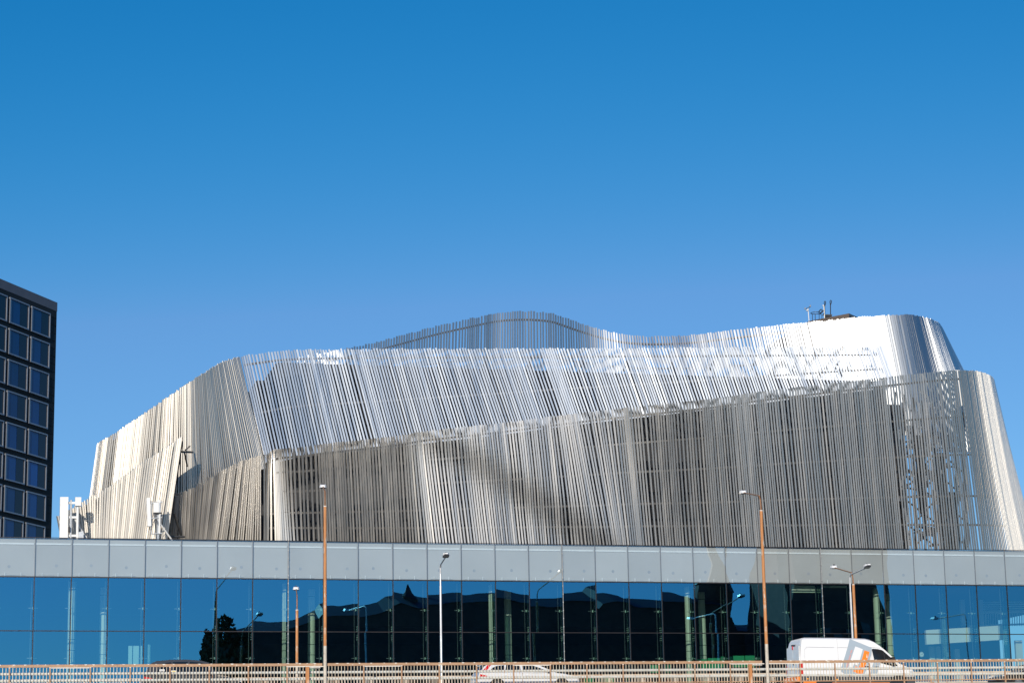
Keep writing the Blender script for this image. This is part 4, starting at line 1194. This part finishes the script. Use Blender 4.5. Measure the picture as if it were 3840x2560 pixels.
def sticker(x, z, w_, h_, m, txt=None, tm=None, oval=False, sz=.1):
    y = gy(z) - .016
    q = MB()
    if oval: ps = [pt(x + w_ / 2 * math.cos(a * math.pi / 10), y, z + h_ / 2 * math.sin(a * math.pi / 10)) for a in range(20)]
    else: ps = [pt(x - w_ / 2, y, z - h_ / 2), pt(x + w_ / 2, y, z - h_ / 2), pt(x + w_ / 2, y, z + h_ / 2), pt(x - w_ / 2, y, z + h_ / 2)]
    q.add(ps, [list(range(len(ps)))]); o = q.build('window_sticker', m, car)
    if txt: text_mesh(txt, sz, tm, o, pt(x, y - .004, z - .005), RD, V((0, 0, 1)))


Lc = sb - sa
def tx(x): return rx(590 + x / 15.68, 2525, 2.4 + .1)[0] - sa
def tz(y): return rx(650, 2490 + y / 15.68, 2.4 + .1)[1] - road_z(sa + Lc / 2)
sticker(tx(270), tz(355), .24, .12, M_PLATEW, '793kr', M_BLACK, sz=.085)
sticker(tx(955), tz(430), .22, .13, M_PLATEW)
y_ = gy(tz(430)) - .022
q = MB(); x_ = tx(960); z_ = tz(412)
q.add([pt(x_ - .08, y_, z_ - .025), pt(x_ + .08, y_, z_ - .025), pt(x_ + .08, y_, z_ + .03), pt(x_ - .08, y_, z_ + .03)], [(0, 1, 2, 3)]); q.build('sticker_print', M_PLATEY, car)
sticker(tx(1930), tz(495), .15, .085, M_PLATEW, oval=True)
sa = rx(3757, 2540, 3.2)[0]
estate('estate_car', sa, 3.2, 4.8, 1.42, M_BLK, 'black car entering at the edge of the picture behind the railing', flip=True, hood=.93, spoiler=False)

# ================================================================== what stands across the water (seen mirrored in the glass)
LV = 225.
def vx(x, y, off=LV):      # photo point of a reflection -> the real place it comes from
    p = fx(x, y, off); return p - FN * (2 * off)
ch = thing('town_hall', V((*vx(1200, 1500).xy, -1.7)), 'long dark brick town hall across the water mirrored in the glass panes', 'building')
sil = [(548, 1452), (595, 1448), (740, 1433), (748, 1421), (830, 1414), (880, 1407), (905, 1394), (1050, 1387), (1130, 1384), (1290, 1385), (1370, 1385), (1380, 1374), (1412, 1369), (1450, 1373), (1462, 1381), (1600, 1381), (1690, 1402), (1702, 1433), (1815, 1445)]
lowz = -1.7
pts = [vx(x, y) for x, y in sil]
poly = [V((pts[0].x, pts[0].y, lowz))] + pts + [V((pts[-1].x, pts[-1].y, lowz))]
mb = MB(); mb.prism(poly, -FN * 16); mb.build('wall', M_BRICK, ch)
# roof slabs above the parapet line
mb = MB()
for i in range(len(pts) - 1):
    a, b = pts[i], pts[i + 1]
    if abs(a.z - b.z) > 3: continue
    ri = V((0, 0, 2.2))
    mb.add([a + FN * .3 + V((0, 0, .02)), b + FN * .3 + V((0, 0, .02)), b - FN * 8 + ri, a - FN * 8 + ri, a - FN * 16.3 + V((0, 0, .02)), b - FN * 16.3 + V((0, 0, .02))], [(0, 1, 2, 3), (3, 2, 5, 4), (0, 3, 4), (1, 5, 2)])
mb.build('roof', M_COPPER, ch)
a, b = pts[0], pts[-1]
for i in range(34):
    p = a.lerp(b, (i + .5) / 34)
    mb = MB()
    for z in (4, 10, 16): mb.obox(V((p.x, p.y, z)) + FN * .02, FD * .8, FN * .06, V((0, 0, 1.6)))
    mb.build('window', M_WIN, ch)
def turret(x0, x1, ytop, ycap, off, name='turret'):
    a, b = vx(x0, 1500, off), vx(x1, 1500, off); r = (a - b).length / 2; c = (a + b) / 2
    zt = vx((x0 + x1) / 2, ytop, off).z; zc_ = vx((x0 + x1) / 2, ycap, off).z
    mb = MB(); mb.tube([V((c.x, c.y, lowz)), V((c.x, c.y, zt))], r, 10); o = mb.build(name, M_BRICK, ch)
    mb = MB(); mb.tube([V((c.x, c.y, zt)), V((c.x, c.y, zt + (zc_ - zt) * .35)), V((c.x, c.y, zc_))], [r * 1.1, r * .5, .1], 10); mb.build('spire', M_COPPER, o)
turret(918, 950, 1378, 1345, LV + 4); turret(1618, 1690, 1345, 1215, LV + 6); turret(985, 996, 1372, 1330, LV + 6)
# the big square tower
tw = thing('town_hall_tower', V((*vx(1935, 1500, 205).xy, -1.7)), 'massive square brick tower with open lantern across the water', 'tower')
a, b = vx(1812, 1500, 205), vx(2056, 1500, 205); c = (a + b) / 2; hw = (a - b).length / 2
TH = 58.
mb = MB(); mb.hexa([c - FD * hw - FN * hw * 2 + V((0, 0, -30)), c + FD * hw - FN * hw * 2 + V((0, 0, -30)), c + FD * hw + V((0, 0, -30)), c - FD * hw + V((0, 0, -30))] + [V((q.x, q.y, TH)) for q in (c - FD * hw * .93 - FN * hw * 1.93, c + FD * hw * .93 - FN * hw * 1.93, c + FD * hw * .93 - FN * hw * .07, c - FD * hw * .93 - FN * hw * .07)])
mb.build('shaft', M_BRICK, tw)
mb = MB(); cc_ = c - FN * hw; mb.obox(V((cc_.x, cc_.y, TH + 3)), FD * hw * .5, FN * hw * .5, V((0, 0, 3))); mb.tube([V((cc_.x, cc_.y, TH + 6)), V((cc_.x, cc_.y, TH + 9)), V((cc_.x, cc_.y, TH + 14))], [hw * .5, hw * .3, .2], 10); mb.build('lantern', M_COPPER, tw)
mb = MB()
for i in range(3):
    for z in (14, 28, 42):
        mb.obox(V((c.x, c.y, z)) + FD * (i - 1) * hw * .45 + FN * .05, FD * .7, FN * .2, V((0, 0, 1.8)))
mb.build('window', M_WIN, tw)
# trees on the far bank
for x, w_, ytop, lab in ((524, 78, 1380, 'broad dense dark tree on the quay across the water'), (478, 34, 1418, 'smaller dark tree beside the broad one across the water')):
    off = 165.
    a, b = vx(x - w_, 1500, off), vx(x + w_, 1500, off); r = (a - b).length / 2; c = (a + b) / 2; zt = vx(x, ytop, off).z
    t = thing('broadleaf_tree', V((c.x, c.y, -1.7)), lab, 'tree', 'trees on the quay')
    mb = MB(); mb.tube([V((c.x, c.y, -1.7)), V((c.x + .3, c.y, 4)), V((c.x, c.y, zt * .6))], [.5, .35, .15], 8)
    for i in range(6):
        an = i * 1.05; mb.tube([V((c.x, c.y, 4 + i * .5)), V((c.x + r * .6 * math.cos(an), c.y + r * .6 * math.sin(an), zt * .55 + i * .4))], [.2, .05], 6)
    mb.build('trunk', M_BARK, t)
    mb = MB(); rr = random.Random(int(x))
    lob = [(V((rr.uniform(-.5, .5), rr.uniform(-.5, .5), rr.uniform(-.7, .4))), rr.uniform(.3, .46)) for _ in range(5)] + [(V((0, 0, -.35)), .62), (V((0, 0, .1)), .6), (V((0, 0, .38)), .56), (V((0, 0, .3)), .6), (V((.3, 0, .2)), .58), (V((-.3, 0, .2)), .58), (V((.36, 0, -.1)), .6), (V((-.36, 0, -.1)), .6), (V((.5, .2, -.4)), .5), (V((-.5, .2, -.4)), .5)]
    zc0, hz = zt * .5, zt * .5
    for i in range(22000):
        lc, lr = rr.choice(lob)
        u = V((rr.gauss(0, 1), rr.gauss(0, 1), rr.gauss(0, 1))).normalized()
        q = lc + u * lr * rr.random() ** .4
        q = V((c.x + q.x * r, c.y + q.y * r, zc0 + q.z * hz))
        if q.z < .3: continue
        u = V((rr.gauss(0, 1), rr.gauss(0, 1), rr.gauss(0, 1))).normalized(); w2 = u.orthogonal().normalized()
        mb.add([q - u * .42, q + w2 * .28, q + u * .42, q - w2 * .28], [(0, 1, 2, 3)])
    mb.build('crown', M_LEAF, t)

# ================================================================== light, sky, camera
SUN_EL, SUN_AZ = R(18.), R(9.)
w = bpy.data.worlds.new('World'); scn.world = w; w.use_nodes = True
nt = w.node_tree; bg = nt.nodes['Background']
sky = nt.nodes.new('ShaderNodeTexSky'); sky.sky_type = 'NISHITA'; sky.sun_disc = False
sky.sun_elevation = SUN_EL; sky.sun_rotation = math.pi + SUN_AZ
sky.altitude = 0; sky.air_density = 1.0; sky.dust_density = .2; sky.ozone_density = 9.
sep = nt.nodes.new('ShaderNodeSeparateColor'); com = nt.nodes.new('ShaderNodeCombineColor')
def mth(op, a, b):
    n_ = nt.nodes.new('ShaderNodeMath'); n_.operation = op
    for i, q_ in enumerate((a, b)):
        if hasattr(q_, 'links'): nt.links.new(q_, n_.inputs[i])
        else: n_.inputs[i].default_value = q_
    return n_.outputs[0]
# deep polarised blue: the red channel of the sky falls off faster than the others
nt.links.new(sky.outputs[0], sep.inputs[0])
red = mth('MINIMUM', mth('MULTIPLY', mth('POWER', sep.outputs[0], 5.), 2.05), mth('MULTIPLY', sep.outputs[0], 1.25))
nt.links.new(red, com.inputs[0]); nt.links.new(mth('MINIMUM', mth('MULTIPLY', mth('POWER', sep.outputs[1], 1.3), .82), mth('MULTIPLY', sep.outputs[1], 1.1)), com.inputs[1]); nt.links.new(mth('MULTIPLY', sep.outputs[2], .965), com.inputs[2])
nt.links.new(com.outputs[0], bg.inputs['Color']); bg.inputs['Strength'].default_value = .115
ld = bpy.data.lights.new('sun', 'SUN'); ld.energy = 4.2; ld.angle = R(.53); ld.color = (1, .92, .80)
lo_ = bpy.data.objects.new('sun', ld); COL.objects.link(lo_)
d = V((math.sin(SUN_AZ) * math.cos(SUN_EL), math.cos(SUN_AZ) * math.cos(SUN_EL), -math.sin(SUN_EL)))
lo_.rotation_euler = d.to_track_quat('-Z', 'Y').to_euler()
cam = bpy.data.cameras.new('camera'); co = bpy.data.objects.new('camera', cam); COL.objects.link(co)
cam.sensor_width = 36; cam.lens = 36 * FPX / 3840; cam.clip_start = .1; cam.clip_end = 3000
m = Matrix((CR, CU, -CF)).transposed()
co.matrix_world = m.to_4x4()
scn.camera = co
scn.view_settings.view_transform = 'Standard'; scn.view_settings.look = 'None'; scn.view_settings.exposure = 0; scn.view_settings.gamma = 1
scn.cycles.use_denoising = True
scn.cycles.max_bounces = 8; scn.cycles.transparent_max_bounces = 16
